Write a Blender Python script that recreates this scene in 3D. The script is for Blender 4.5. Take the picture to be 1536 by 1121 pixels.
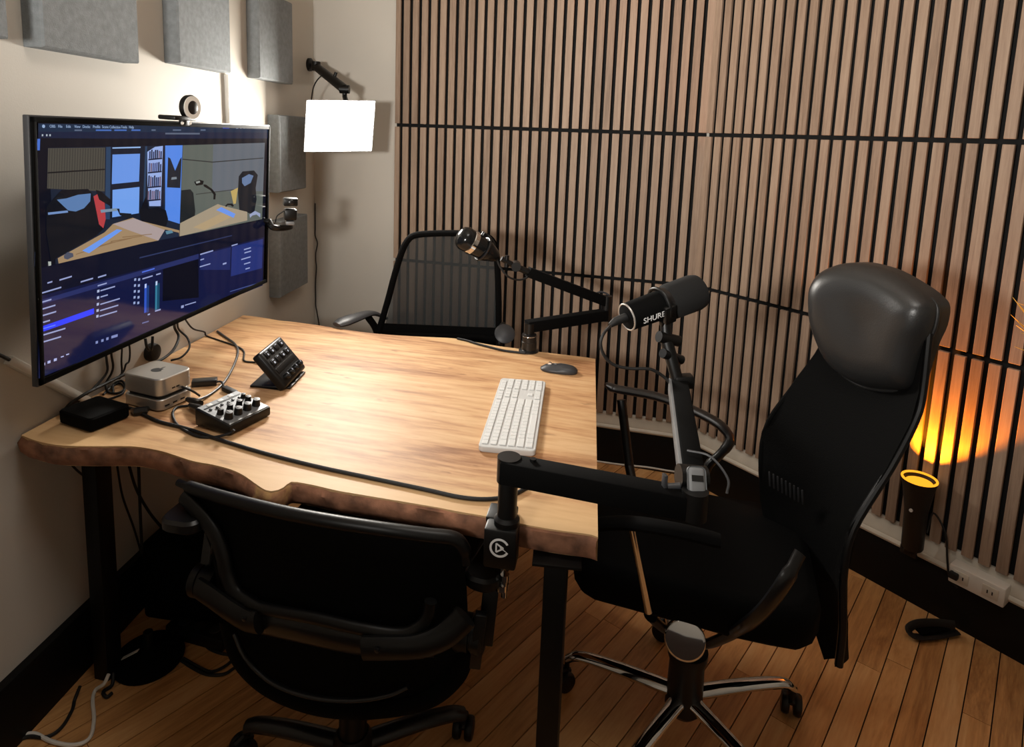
import bpy, bmesh, math, random
from mathutils import Vector as V, Matrix, noise
for o in list(bpy.data.objects): bpy.data.objects.remove(o)
random.seed(7)
scene = bpy.context.scene
col = scene.collection

# ------------------------------------------------------------------ camera (eye at 1.44 m above the floor, lens slightly shifted)
FPX, XP, YP, EYE = 968.43, 753.07, 343.16, 1.44
RIGHT = V((0.9993920, 0.0348648, 0.0)); DOWN = V((0.0049701, -0.1424677, -0.9897870)); 
PIT, ROL = math.radians(8.1957), math.radians(1.998)
_f = V((0, math.cos(PIT), -math.sin(PIT))); _u0 = V((0, math.sin(PIT), math.cos(PIT))); _r0 = V((1, 0, 0))
RIGHT = _r0 * math.cos(ROL) + _u0 * math.sin(ROL); UP = -_r0 * math.sin(ROL) + _u0 * math.cos(ROL); FWD = _f; DOWN = -UP
cd = bpy.data.cameras.new('camera'); cam = bpy.data.objects.new('camera', cd); col.objects.link(cam)
m = Matrix.Identity(4)
for i in range(3):
    m[i][0] = RIGHT[i]; m[i][1] = UP[i]; m[i][2] = -FWD[i]
m.translation = (0, 0, EYE); cam.matrix_world = m
cd.sensor_fit = 'HORIZONTAL'; cd.sensor_width = 36; cd.lens = FPX / 1536 * 36
cd.shift_x = (768 - XP) / 1536; cd.shift_y = (YP - 560.5) / 1536
cd.clip_start = .02
scene.camera = cam

# ------------------------------------------------------------------ world, exposure
w = bpy.data.worlds.new('world'); scene.world = w; w.use_nodes = True
w.node_tree.nodes['Background'].inputs[0].default_value = (.6, .7, .9, 1); w.node_tree.nodes['Background'].inputs[1].default_value = .05
scene.view_settings.view_transform = 'Standard'; scene.view_settings.look = 'None'
scene.view_settings.exposure = 0.0; scene.view_settings.gamma = 1.0; scene.view_settings.use_curve_mapping = False
LED_RADIANCE = 62.0; LED_POWER = 15.0
def area(name, loc, target, sx, sy, power, color):
    l = bpy.data.lights.new(name, 'AREA'); l.shape = 'RECTANGLE'; l.size = sx; l.size_y = sy; l.energy = power; l.color = color
    o = bpy.data.objects.new(name, l); col.objects.link(o); o.location = loc
    o.rotation_euler = (V(target) - V(loc)).to_track_quat('-Z', 'Y').to_euler(); return o
area('second_key_lamp', (-.78, -.10, 1.46), (.5, 2.6, 2.15), .26, .19, 19, (1, .96, .9)).data.spread = math.radians(88)
area('ceiling_lamp', (.2, .9, 2.58), (.2, .9, 0),   .7, .7, 10, (1, .95, .88))

# ------------------------------------------------------------------ pixel of the photograph -> point on a real surface
def ray(x, y): return RIGHT * ((x - XP) / FPX) + DOWN * ((y - YP) / FPX) + FWD
def at(x, y, z): d = ray(x, y); return V((0, 0, EYE)) + d * ((z - EYE) / d.z)
def dep(x, y, Y): d = ray(x, y); return V((0, 0, EYE)) + d * (Y / d.y)
def on(x, y, P, ang):
    n = V((-math.sin(ang), math.cos(ang), 0)); d = ray(x, y); e = V((0, 0, EYE)); return e + d * ((V(P) - e).dot(n) / d.dot(n))
R = math.radians
def hd(a): return V((math.cos(a), math.sin(a), 0))
A1, A2, AL = R(-14.56), R(-54.342), R(84.0)
D1, D2, DL = hd(A1), hd(A2), hd(AL)
N1 = V((math.sin(A1), -math.cos(A1), 0)); N2 = V((math.sin(A2), -math.cos(A2), 0)); NL = V((math.sin(AL), -math.cos(AL), 0))   # into the room
CC = V((.8155, 2.6491, 0))           # inner corner of the two slatted walls (slat faces)
LP = V((-1.0975, 1.3926, 0))         # a point of the left wall
W1P = CC - N1 * .021 ; W2P = CC - N2 * .021
def isect(P, a, Q, b):
    d, e = hd(a), hd(b); den = d.x * e.y - d.y * e.x; r = Q - P; t = (r.x * e.y - r.y * e.x) / den; return P + d * t
CORNER_L = isect(W1P, A1, LP, AL); CORNER_R = isect(W1P, A1, W2P, A2)
ZT = .719                            # table top

# ------------------------------------------------------------------ materials
def lin(c): 
    f = lambda v: (v / 12.92 if v <= .04045 else ((v + .055) / 1.055) ** 2.4)
    return tuple(f(v / 255) for v in c) + (1,)
def mat(name, c, rough=.5, metal=0, spec=.5, bump=0, bscale=200, var=0, vscale=8, coat=0, emit=0):
    m = bpy.data.materials.new(name); m.use_nodes = True; nt = m.node_tree; b = nt.nodes['Principled BSDF']
    b.inputs['Base Color'].default_value = lin(c); b.inputs['Roughness'].default_value = rough; b.inputs['Metallic'].default_value = metal
    b.inputs['Specular IOR Level'].default_value = spec; b.inputs['Coat Weight'].default_value = coat
    if emit: b.inputs['Emission Color'].default_value = lin(c); b.inputs['Emission Strength'].default_value = emit
    tc = nt.nodes.new('ShaderNodeTexCoord')
    n = nt.nodes.new('ShaderNodeTexNoise'); n.inputs['Scale'].default_value = vscale; n.inputs['Detail'].default_value = 4
    nt.links.new(tc.outputs['Object'], n.inputs['Vector'])
    if var:
        h = nt.nodes.new('ShaderNodeMixRGB'); h.blend_type = 'MULTIPLY'; h.inputs[0].default_value = 1
        r = nt.nodes.new('ShaderNodeMapRange'); r.inputs[1].default_value = .3; r.inputs[2].default_value = .7; r.inputs[3].default_value = 1 - var; r.inputs[4].default_value = 1 + var
        nt.links.new(n.outputs['Fac'], r.inputs[0]); h.inputs[1].default_value = lin(c); nt.links.new(r.outputs[0], h.inputs[2]); nt.links.new(h.outputs[0], b.inputs['Base Color'])
    if bump:
        n2 = nt.nodes.new('ShaderNodeTexNoise'); n2.inputs['Scale'].default_value = bscale; n2.inputs['Detail'].default_value = 3
        nt.links.new(tc.outputs['Object'], n2.inputs['Vector'])
        bp = nt.nodes.new('ShaderNodeBump'); bp.inputs['Strength'].default_value = bump; bp.inputs['Distance'].default_value = .002
        nt.links.new(n2.outputs['Fac'], bp.inputs['Height']); nt.links.new(bp.outputs[0], b.inputs['Normal'])
    return m
def ramp(nt, stops):
    r = nt.nodes.new('ShaderNodeValToRGB'); e = r.color_ramp.elements
    while len(e) > 1: e.remove(e[-1])
    e[0].position = stops[0][0]; e[0].color = lin(stops[0][1])
    for p, c in stops[1:]: k = e.new(p); k.color = lin(c)
    return r
def wood(name, rot, scale, stops, rough, rnd=0., bump=.15, fine=1., knots=False, spec=.4, sap=None):
    """grain runs along local x after turning by rot; rnd shifts tone per object"""
    m = bpy.data.materials.new(name); m.use_nodes = True; nt = m.node_tree; b = nt.nodes['Principled BSDF']; L = nt.links.new
    b.inputs['Roughness'].default_value = rough; b.inputs['Specular IOR Level'].default_value = spec
    tc = nt.nodes.new('ShaderNodeTexCoord'); mp = nt.nodes.new('ShaderNodeMapping'); mp.vector_type = 'TEXTURE'
    mp.inputs['Rotation'].default_value = rot; mp.inputs['Scale'].default_value = tuple(1 / k for k in scale)
    L(tc.outputs['Object'], mp.inputs['Vector'])
    oi = nt.nodes.new('ShaderNodeObjectInfo'); ad = nt.nodes.new('ShaderNodeVectorMath'); ad.operation = 'ADD'
    ml = nt.nodes.new('ShaderNodeMath'); ml.operation = 'MULTIPLY'; ml.inputs[1].default_value = 37.0 if rnd else 0.0
    L(oi.outputs['Random'], ml.inputs[0]); L(mp.outputs[0], ad.inputs[0]); L(ml.outputs[0], ad.inputs[1])
    n1 = nt.nodes.new('ShaderNodeTexNoise'); n1.inputs['Scale'].default_value = 1; n1.inputs['Detail'].default_value = 6; n1.inputs['Distortion'].default_value = 1.2
    n2 = nt.nodes.new('ShaderNodeTexNoise'); n2.inputs['Scale'].default_value = 6 * fine; n2.inputs['Detail'].default_value = 5; n2.inputs['Roughness'].default_value = .65
    L(ad.outputs[0], n1.inputs['Vector']); L(ad.outputs[0], n2.inputs['Vector'])
    mx = nt.nodes.new('ShaderNodeMath'); mx.operation = 'MULTIPLY_ADD'; mx.inputs[1].default_value = .45
    hf = nt.nodes.new('ShaderNodeMath'); hf.operation = 'MULTIPLY'; hf.inputs[1].default_value = .55
    L(n1.outputs['Fac'], hf.inputs[0]); L(n2.outputs['Fac'], mx.inputs[0]); L(hf.outputs[0], mx.inputs[2])
    src = mx.outputs[0]
    if rnd:
        r2 = nt.nodes.new('ShaderNodeMapRange'); r2.inputs[3].default_value = -rnd; r2.inputs[4].default_value = rnd; L(oi.outputs['Random'], r2.inputs[0])
        sm = nt.nodes.new('ShaderNodeMath'); sm.operation = 'ADD'; L(src, sm.inputs[0]); L(r2.outputs[0], sm.inputs[1]); src = sm.outputs[0]
    cr = ramp(nt, stops); L(src, cr.inputs[0]); out = cr.outputs[0]
    if knots:
        mp2 = nt.nodes.new('ShaderNodeMapping'); mp2.vector_type = 'TEXTURE'; mp2.inputs['Rotation'].default_value = rot; mp2.inputs['Scale'].default_value = (1 / 9, 1 / 26, 1 / 20); L(tc.outputs['Object'], mp2.inputs['Vector'])
        n3 = nt.nodes.new('ShaderNodeTexNoise'); n3.inputs['Scale'].default_value = 1.; n3.inputs['Detail'].default_value = 3; L(mp2.outputs[0], n3.inputs['Vector'])
        mr = nt.nodes.new('ShaderNodeMapRange'); mr.inputs[1].default_value = .69; mr.inputs[2].default_value = .76; mr.inputs[3].default_value = 0; mr.inputs[4].default_value = .65; L(n3.outputs['Fac'], mr.inputs[0])
        mm = nt.nodes.new('ShaderNodeMixRGB'); mm.inputs[2].default_value = lin((96, 58, 36)); L(mr.outputs[0], mm.inputs[0]); L(out, mm.inputs[1]); out = mm.outputs[0]
    if sap:
        sx = nt.nodes.new('ShaderNodeVectorMath'); sx.operation = 'DOT_PRODUCT'; sx.inputs[1].default_value = sap[0]; L(tc.outputs['Object'], sx.inputs[0])
        s1 = nt.nodes.new('ShaderNodeMath'); s1.operation = 'SUBTRACT'; s1.inputs[1].default_value = sap[1]; L(sx.outputs['Value'], s1.inputs[0])
        s2 = nt.nodes.new('ShaderNodeMath'); s2.operation = 'ABSOLUTE'; L(s1.outputs[0], s2.inputs[0])
        s3 = nt.nodes.new('ShaderNodeMath'); s3.operation = 'MULTIPLY_ADD'; s3.inputs[1].default_value = .35; L(n1.outputs['Fac'], s3.inputs[0]); L(s2.outputs[0], s3.inputs[2])
        s4 = nt.nodes.new('ShaderNodeMapRange'); s4.inputs[1].default_value = sap[2]; s4.inputs[2].default_value = sap[2] + .12; s4.inputs[4].default_value = .75; L(s3.outputs[0], s4.inputs[0])
        s5 = nt.nodes.new('ShaderNodeMixRGB'); s5.inputs[2].default_value = lin(sap[3]); L(s4.outputs[0], s5.inputs[0]); L(out, s5.inputs[1]); out = s5.outputs[0]
    L(out, b.inputs['Base Color'])
    bp = nt.nodes.new('ShaderNodeBump'); bp.inputs['Strength'].default_value = bump; bp.inputs['Distance'].default_value = .002
    L(n2.outputs['Fac'], bp.inputs['Height']); L(bp.outputs[0], b.inputs['Normal'])
    return m
M = {}
M['wall'] = mat('wall_paint', (196, 190, 180), .75, bump=.12, bscale=260, var=.03, vscale=2)
M['white'] = mat('white_gloss_paint', (205, 198, 184), .4, var=.05, vscale=20)
M['blackpaint'] = mat('black_paint', (4, 4, 4), .5, spec=.25)
M['felt'] = mat('black_felt', (8, 8, 8), .95)
M['slat'] = wood('walnut_slat', (0, 0, 0), (70, 70, 3), [(.25, (118, 97, 80)), (.5, (149, 126, 107)), (.75, (168, 146, 126))], .6, rnd=.09, bump=.1)
M['slab'] = wood('maple_slab', (0, 0, R(-13.5)), (1.3, 10, 10), [(.32, (128, 84, 52)), (.41, (166, 120, 82)), (.50, (196, 152, 108)), (.62, (212, 174, 130))], .55, bump=.12, knots=True, spec=.28, sap=((.2334, .9724, 0), 1.64, .58, (218, 182, 134)))
M['bark'] = mat('bark_edge', (142, 98, 74), .8, bump=1., bscale=45, var=.6, vscale=22)
def bark_knot():
    m = M['bark']; nt = m.node_tree; b = nt.nodes['Principled BSDF']; L = nt.links.new
    tc = nt.nodes.new('ShaderNodeTexCoord'); d = nt.nodes.new('ShaderNodeVectorMath'); d.operation = 'DISTANCE'; p = at(408, 742, .70); d.inputs[1].default_value = p; L(tc.outputs['Object'], d.inputs[0])
    n = nt.nodes.new('ShaderNodeTexNoise'); n.inputs['Scale'].default_value = 45; L(tc.outputs['Object'], n.inputs['Vector'])
    a = nt.nodes.new('ShaderNodeMath'); a.operation = 'MULTIPLY_ADD'; a.inputs[1].default_value = .05; L(n.outputs['Fac'], a.inputs[0]); L(d.outputs['Value'], a.inputs[2])
    r = nt.nodes.new('ShaderNodeMapRange'); r.inputs[1].default_value = .046; r.inputs[2].default_value = .062; r.inputs[3].default_value = .9; r.inputs[4].default_value = 0; L(a.outputs[0], r.inputs[0])
    mx = nt.nodes.new('ShaderNodeMixRGB'); mx.inputs[2].default_value = lin((200, 160, 104)); L(r.outputs[0], mx.inputs[0]); L(b.inputs['Base Color'].links[0].from_socket, mx.inputs[1]); L(mx.outputs[0], b.inputs['Base Color'])
bark_knot()
M['floor'] = wood('oak_floor', (0, 0, 0), (2.0, 26, 26), [(.25, (156, 106, 62)), (.5, (204, 150, 94)), (.75, (222, 174, 120))], .38, rnd=.13, bump=.12)
M['gapdark'] = mat('floor_gap', (40, 22, 12), .9)
M['fabric'] = mat('grey_fabric', (128, 132, 134), .95, spec=.1, bump=.8, bscale=320, var=.12, vscale=60)
M['plastic'] = mat('black_plastic', (7, 7, 7), .42, spec=.35)
M['satin'] = mat('black_satin', (20, 20, 21), .3)
M['matte'] = mat('black_matte', (3, 3, 3), .85, spec=.1)
M['frame'] = mat('black_steel', (5, 5, 5), .5, spec=.25)
M['rubber'] = mat('black_rubber', (10, 10, 10), .6)
M['leather'] = mat('black_leather', (36, 36, 36), .36, spec=.6, bump=.15, bscale=350)
M['backmesh'] = mat('black_knit', (3, 3, 3), .85, spec=.12, bump=.6, bscale=600)
M['chrome'] = mat('chrome', (225, 225, 225), .06, metal=1)
M['alu'] = mat('brushed_aluminium', (190, 188, 184), .33, metal=.75)
M['grey'] = mat('grey_plastic', (120, 122, 124), .5)
M['darkgrey'] = mat('dark_grey_plastic', (52, 53, 56), .45)
M['keywhite'] = mat('pale_grey_plastic', (196, 197, 196), .5)
M['keycap'] = mat('white_keycap', (212, 213, 212), .55)
M['whitep'] = mat('white_plastic', (222, 218, 210), .4)
M['print'] = mat('white_print', (225, 225, 225), .6)
M['silver'] = mat('silver_face', (128, 130, 132), .45, metal=.3)
M['screenglass'] = mat('screen_black', (6, 7, 12), .14, spec=.5)
M['paper'] = mat('pale_label', (190, 188, 180), .6)
M['leaf'] = mat('leaf', (196, 182, 96), .5, var=.3, vscale=30)
M['pot'] = mat('clay_pot', (60, 56, 52), .7)
M['gloss'] = mat('gloss_black', (40, 41, 42), .16, metal=.7)
M['brown'] = mat('lamp_black', (14, 12, 11), .5)
def emis(name, c, s):
    m = bpy.data.materials.new(name); m.use_nodes = True; nt = m.node_tree; nt.nodes.clear()
    e = nt.nodes.new('ShaderNodeEmission'); e.inputs[0].default_value = lin(c); e.inputs[1].default_value = s
    o = nt.nodes.new('ShaderNodeOutputMaterial'); nt.links.new(e.outputs[0], o.inputs[0]); return m
M['led'] = emis('led_diffuser', (255, 248, 236), LED_RADIANCE)
M['bulb'] = emis('amber_bulb', (255, 165, 40), 1.5)
M['keylit'] = emis('lit_key_icon', (225, 225, 230), .8)
def see_through(name, c, alpha):
    m = mat(name, c, .8); nt = m.node_tree; b = nt.nodes['Principled BSDF']; out = nt.nodes['Material Output']
    t = nt.nodes.new('ShaderNodeBsdfTransparent'); mx = nt.nodes.new('ShaderNodeMixShader'); mx.inputs[0].default_value = alpha
    nt.links.new(t.outputs[0], mx.inputs[1]); nt.links.new(b.outputs[0], mx.inputs[2]); nt.links.new(mx.outputs[0], out.inputs[0]); return m
M['sheer'] = see_through('open_black_mesh', (40, 44, 45), .80)
def screen_mat():
    m = bpy.data.materials.new('screen_picture'); m.use_nodes = True; nt = m.node_tree; b = nt.nodes['Principled BSDF']
    a = nt.nodes.new('ShaderNodeAttribute'); a.attribute_name = 'pix'
    b.inputs['Base Color'].default_value = (.004, .004, .006, 1); b.inputs['Roughness'].default_value = .07; b.inputs['Specular IOR Level'].default_value = .35
    nt.links.new(a.outputs['Color'], b.inputs['Emission Color']); b.inputs['Emission Strength'].default_value = 1.0; return m
M['pix'] = screen_mat()

# ------------------------------------------------------------------ mesh builder
class MB:
    def __init__(s): s.b = bmesh.new(); s.mi = 0
    def _t(s, faces): 
        for f in faces: f.material_index = s.mi
    def poly(s, pts):
        f = s.b.faces.new([s.b.verts.new(p) for p in pts]); s._t([f]); return f
    def box(s, c, size, rot=None, bevel=0, seg=2):
        rot = rot or Matrix.Identity(3); c = V(c); h = V(size) / 2
        vs = [s.b.verts.new(c + rot @ V((x * h.x, y * h.y, z * h.z))) for x in (-1, 1) for y in (-1, 1) for z in (-1, 1)]
        fs = [s.b.faces.new([vs[i] for i in q]) for q in ((0, 1, 3, 2), (4, 6, 7, 5), (0, 4, 5, 1), (2, 3, 7, 6), (0, 2, 6, 4), (1, 5, 7, 3))]
        s._t(fs)
        if bevel:
            es = list({e for f in fs for e in f.edges}); r = bmesh.ops.bevel(s.b, geom=es, offset=bevel, segments=seg, affect='EDGES', profile=.5); s._t(r['faces'])
        return s
    def loft(s, rings, closed=True, caps=True, flip=False):
        R_ = [[s.b.verts.new(p) for p in r] for r in rings]; n = len(R_[0]); fs = []
        for a, b in zip(R_[:-1], R_[1:]):
            for i in range(n if closed else n - 1):
                j = (i + 1) % n
                fs.append(s.b.faces.new((a[i], a[j], b[j], b[i])))
        if caps and closed:
            fs.append(s.b.faces.new(R_[0][::-1])); fs.append(s.b.faces.new(R_[-1]))
        s._t(fs); return s
    def tube(s, pts, r, n=8, caps=True, flat=1., ref=None):
        pts = [V(p) for p in pts]; rs = r if isinstance(r, (list, tuple)) else [r] * len(pts); rings = []
        up = None
        for i, p in enumerate(pts):
            t = (pts[min(i + 1, len(pts) - 1)] - pts[max(i - 1, 0)]).normalized()
            if up is None:
                up = V(ref) if ref is not None else (V((0, 0, 1)) if abs(t.z) < .9 else V((1, 0, 0)))
            elif ref is not None: up = V(ref)
            a = (up - t * up.dot(t)).normalized(); b = t.cross(a); up = a
            rings.append([p + (a * math.cos(k * 2 * math.pi / n) * flat + b * math.sin(k * 2 * math.pi / n)) * rs[i] for k in range(n)])
        return s.loft(rings, True, caps)
    def bar(s, p0, p1, wd, ht, up=(0, 0, 1), bevel=.002):
        p0, p1 = V(p0), V(p1); t = (p1 - p0); L = t.length; t.normalize(); u = (V(up) - t * V(up).dot(t)).normalized(); b = u.cross(t)
        rot = Matrix((t, b, u)).transposed(); return s.box((p0 + p1) / 2, (L, wd, ht), rot, bevel)
    def cyl(s, p0, p1, r0, r1=None, n=24): return s.tube([p0, p1], [r0, r0 if r1 is None else r1], n)
    def lathe(s, prof, o=(0, 0, 0), ax=(0, 0, 1), n=28):
        o = V(o); ax = V(ax).normalized(); a = ax.orthogonal().normalized(); b = ax.cross(a)
        return s.loft([[o + ax * h + (a * math.cos(k * 2 * math.pi / n) + b * math.sin(k * 2 * math.pi / n)) * max(r, 1e-4) for k in range(n)] for r, h in prof])
    def prism(s, pts, vec, bevel=0):
        pts = [V(p) for p in pts]; vec = V(vec); 
        a = [s.b.verts.new(p) for p in pts]; b = [s.b.verts.new(p + vec) for p in pts]; n = len(pts)
        fs = [s.b.faces.new(a[::-1]), s.b.faces.new(b)] + [s.b.faces.new((a[i], a[(i + 1) % n], b[(i + 1) % n], b[i])) for i in range(n)]
        s._t(fs)
        if bevel:
            es = list(fs[0].edges) + list(fs[1].edges); bmesh.ops.bevel(s.b, geom=es, offset=bevel, segments=2, affect='EDGES', profile=.5)
        return s
    def torus(s, c, ax, R0, r, n=28, k=10):
        c = V(c); ax = V(ax).normalized(); a = ax.orthogonal().normalized(); b = ax.cross(a)
        ring = [c + (a * math.cos(t * 2 * math.pi / n) + b * math.sin(t * 2 * math.pi / n)) * R0 for t in range(n)]
        rings = []
        for i in range(n):
            d = (ring[i] - c).normalized(); rings.append([ring[i] + (d * math.cos(q * 2 * math.pi / k) + ax * math.sin(q * 2 * math.pi / k)) * r for q in range(k)])
        rings.append(rings[0]); s.loft(rings, True, False); bmesh.ops.remove_doubles(s.b, verts=s.b.verts, dist=1e-6); return s
    def mesh(s, name, mats, sharp=35):
        bmesh.ops.recalc_face_normals(s.b, faces=s.b.faces); me = bpy.data.meshes.new(name); s.b.to_mesh(me); s.b.free()
        for m_ in (mats if isinstance(mats, (list, tuple)) else [mats]): me.materials.append(M[m_] if isinstance(m_, str) else m_)
        for p in me.polygons: p.use_smooth = True
        me.set_sharp_from_angle(angle=R(sharp)); return me
    def build(s, name, mats, parent=None, sharp=35):
        return link(name, s.mesh(name, mats, sharp), parent)
WORLD = {}
def link(name, me, parent=None, loc=None):
    o = bpy.data.objects.new(name, me); col.objects.link(o)
    if parent is not None:
        o.parent = parent
        pm = WORLD.get(parent.name, Matrix.Identity(4)); o.matrix_parent_inverse = pm.inverted()
    if loc is not None: o.location = loc; WORLD[o.name] = Matrix.Translation(loc)
    return o
def tag(o, label=None, cat=None, group=None, kind=None):
    for k, v in (('label', label), ('category', cat), ('group', group), ('kind', kind)):
        if v: o[k] = v
    return o
def thing(name, loc, label, cat, group=None):
    o = bpy.data.objects.new(name, None); col.objects.link(o); o.location = V(loc); o.empty_display_size = .05
    WORLD[o.name] = Matrix.Translation(V(loc)); return tag(o, label, cat, group)
def struct(name, mb, m_, parent=None): 
    o = mb.build(name, m_, parent)
    if parent is None: o['kind'] = 'structure'
    return o
def catmull(pts, k=6):
    pts = [V(p) for p in pts]; out = []
    P = [pts[0] * 2 - pts[1]] + pts + [pts[-1] * 2 - pts[-2]]
    for i in range(1, len(P) - 2):
        a, b, c, d = P[i - 1:i + 3]
        for j in range(k):
            t = j / k; out.append(.5 * ((2 * b) + (c - a) * t + (2 * a - 5 * b + 4 * c - d) * t * t + (3 * b - a - 3 * c + d) * t ** 3))
    return out + [pts[-1]]
def rotz(a): return Matrix.Rotation(a, 3, 'Z')
def rounded(cx, cy, hx, hy, r, ang, z, k=5):
    out = []
    for sx, sy, a0 in ((1, 1, 0), (-1, 1, 90), (-1, -1, 180), (1, -1, 270)):
        for i in range(k + 1):
            a = R(a0 + 90 * i / k); x = sx * (hx - r) + r * math.cos(a); y = sy * (hy - r) + r * math.sin(a)
            out.append(V((cx + x * math.cos(ang) - y * math.sin(ang), cy + x * math.sin(ang) + y * math.cos(ang), z)))
    return out
def puck(mb, cx, cy, hx, hy, r, ang, z0, z1, e=.002):
    return mb.loft([rounded(cx, cy, hx - e, hy - e, max(r - e, .0005), ang, z0), rounded(cx, cy, hx, hy, r, ang, z0 + e), rounded(cx, cy, hx, hy, r, ang, z1 - e), rounded(cx, cy, hx - e, hy - e, max(r - e, .0005), ang, z1)])
def text_mesh(mb_name, body, size, mat_, parent, M4, depth=.0004, align='LEFT'):
    c = bpy.data.curves.new('t', 'FONT'); c.body = body; c.size = size; c.extrude = depth; c.align_x = align; c.align_y = 'CENTER'
    o = bpy.data.objects.new('t', c); col.objects.link(o); dg = bpy.context.evaluated_depsgraph_get(); dg.update()
    me = bpy.data.meshes.new_from_object(o.evaluated_get(dg)); bpy.data.objects.remove(o); bpy.data.curves.remove(c)
    me.transform(M4); me.materials.clear(); me.materials.append(mat_ if not isinstance(mat_, str) else M[mat_]); me.name = mb_name
    return link(mb_name, me, parent)
def frame4(o, x, y):
    x = V(x).normalized(); y = V(y); y = (y - x * y.dot(x)).normalized(); z = x.cross(y)
    return Matrix((x, y, z)).transposed().to_4x4() if o is None else Matrix.Translation(V(o)) @ Matrix((x, y, z)).transposed().to_4x4()

# ================================================================== ROOM SHELL
ZC = 2.62
FRONT_Y = -1.3
PL0 = LP + DL * ((FRONT_Y - LP.y) / DL.y)
PR1 = CORNER_R + D2 * 2.2
PR2 = V((PR1.x + .1, FRONT_Y, 0))
def wall(name, a, b, out, m_='wall'):
    mb = MB(); q = [a, b, b + out * .1, a + out * .1]; mb.prism([V((p.x, p.y, 0)) for p in q], (0, 0, ZC)); return struct(name, mb, m_)
wl = wall('wall_left', PL0, CORNER_L, -NL)
wb = wall('wall_back', CORNER_L, CORNER_R, -N1)
wr = wall('wall_right', CORNER_R, PR1, -N2)
wall('wall_side', PR1, PR2, V((1, 0, 0)))
wall('wall_front', PR2, V((PL0.x, FRONT_Y, 0)), V((0, -1, 0)))
poly = [PL0, CORNER_L, CORNER_R, PR1, PR2]
mb = MB(); mb.prism([V((p.x, p.y, -.03)) for p in poly], (0, 0, .018)); floor = struct('floor', mb, 'gapdark')
mb = MB(); mb.prism([V((p.x, p.y, ZC)) for p in poly], (0, 0, .05)); struct('ceiling', mb, 'wall')
# floor boards, each one a piece
AF = R(49.5); DF = hd(AF); NF = V((-DF.y, DF.x, 0)); BW = .0615
mb = MB(); mb.box((0, 0, -.006), (1, BW - .0030, .012)); plank_me = mb.mesh('plank', 'floor', 20)
def inside(p, mg=.0):
    n = len(poly)
    for i in range(n):
        a, b = poly[i], poly[(i + 1) % n]
        e = (b - a).normalized()
        if e.x * (p.y - a.y) - e.y * (p.x - a.x) > -mg: return False
    return True
org = V((.4, 1.5, 0))
rp = random.Random(3)
for i in range(-24, 26):
    t, run, offr = -3.0, None, rp.random() * .8
    spans = []
    while t < 3.2:                                   # where this strip lies on the room's floor
        ok = inside(org + NF * (i * BW) + DF * t, -.05) and (org + DF * t + NF * i * BW).y > .62 and (org + DF * t + NF * i * BW).x < 2.4
        if ok and run is None: run = t
        if not ok and run is not None: spans.append((run, t - .01)); run = None
        t += .01
    for a, b in spans:
        u = a - offr * .9
        while u < b:
            L_ = rp.choice((.55, .75, .95, 1.15)); lo, hi = max(u, a), min(u + L_, b)
            if hi - lo > .03:
                c = org + NF * (i * BW) + DF * ((lo + hi) / 2)
                o = link('plank', plank_me, floor, (c.x, c.y, -.0003 * rp.random())); o.rotation_euler = (0, 0, AF); o.scale = (hi - lo - .0016, 1, 1)
            u += L_
# baseboards: black board, white moulded cap
def baseboard(tagname, a, b, n, cap):
    d = (b - a).normalized()
    mb = MB(); mb.loft([[p + n * x + V((0, 0, z)) for x, z in ((0, 0), (.026, 0), (.026, .160), (.022, .168), (0, .168))] for p in (a, b)]); struct('baseboard_' + tagname, mb, 'blackpaint')
    if cap:
        mb = MB(); mb.loft([[p + n * x + V((0, 0, z)) for x, z in ((0, .168), (.034, .168), (.037, .175), (.034, .183), (.03, .186), (.03, .190), (.026, .196), (.022, .232), (.017, .238), (0, .238))] for p in (a, b)]); struct('trim_' + cap, mb, 'white')
baseboard('left', PL0, CORNER_L, NL, None)
baseboard('back', CORNER_L, CORNER_R, N1, '1')
baseboard('right', CORNER_R, PR1, N2, '2')

# slatted acoustic panels: felt backing and single slats
rows = [(.238, .8475 - .0075, 'bottom'), (.8475 + .0075, 1.472 - .0075, 'middle'), (1.472 + .0075, 2.30, 'top')]
slat_me = {}
def slat_mesh(wd, h):
    k = (round(wd, 4), round(h, 3))
    if k not in slat_me:
        mb = MB(); mb.box((0, -.006, h / 2), (wd, .012, h), None, .0012, 1); slat_me[k] = mb.mesh('slat', 'slat', 30)
    return slat_me[k]
def slat_panel(cc, d, n, ang, gaps, s_start, s_end, wallname):
    for z0, z1, rn in rows:
        base = cc + d * ((s_start + s_end) / 2) + V((0, 0, z0))
        t = thing('slat_panel', base, '%s row of wooden slat paneling on the %s' % (rn, wallname), 'wall panel', 'rows of wooden slat paneling')
        mb = MB(); a, b = cc + d * s_start - n * .012, cc + d * s_end - n * .012
        q = [a, b, b - n * .009, a - n * .009]; lo = z0 - (.0075 if rn != 'bottom' else 0); hi = z1 + (.0075 if rn != 'top' else 0)
        mb.prism([p + V((0, 0, lo)) for p in q], (0, 0, hi - lo)); mb.build('felt_backing', 'felt', t)
        for l, r in gaps:
            o = link('slat', slat_mesh(r - l, z1 - z0), t, cc + d * ((l + r) / 2) + V((0, 0, z0))); o.rotation_euler = (0, 0, ang)
G = .0072
g1 = [-.0398 - .04305 * k for k in range(31)]
sl = [(-.0398 + G, -.001)] + [(g1[k + 1] + G, g1[k] - G) for k in range(30)] + [(-1.362, g1[30] - G)]
slat_panel(CC, D1, N1, A1, sl, -1.362, -.001, 'back wall beside the video light')
g2 = [.0403 + .0434 * k for k in range(37)]
sl = [(.004, .0403 - G)] + [(g2[k] + G, g2[k + 1] - G) for k in range(36)]
slat_panel(CC, D2, N2, A2, sl, .004, g2[36] - G, 'angled wall behind the leather headrest chair')

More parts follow.
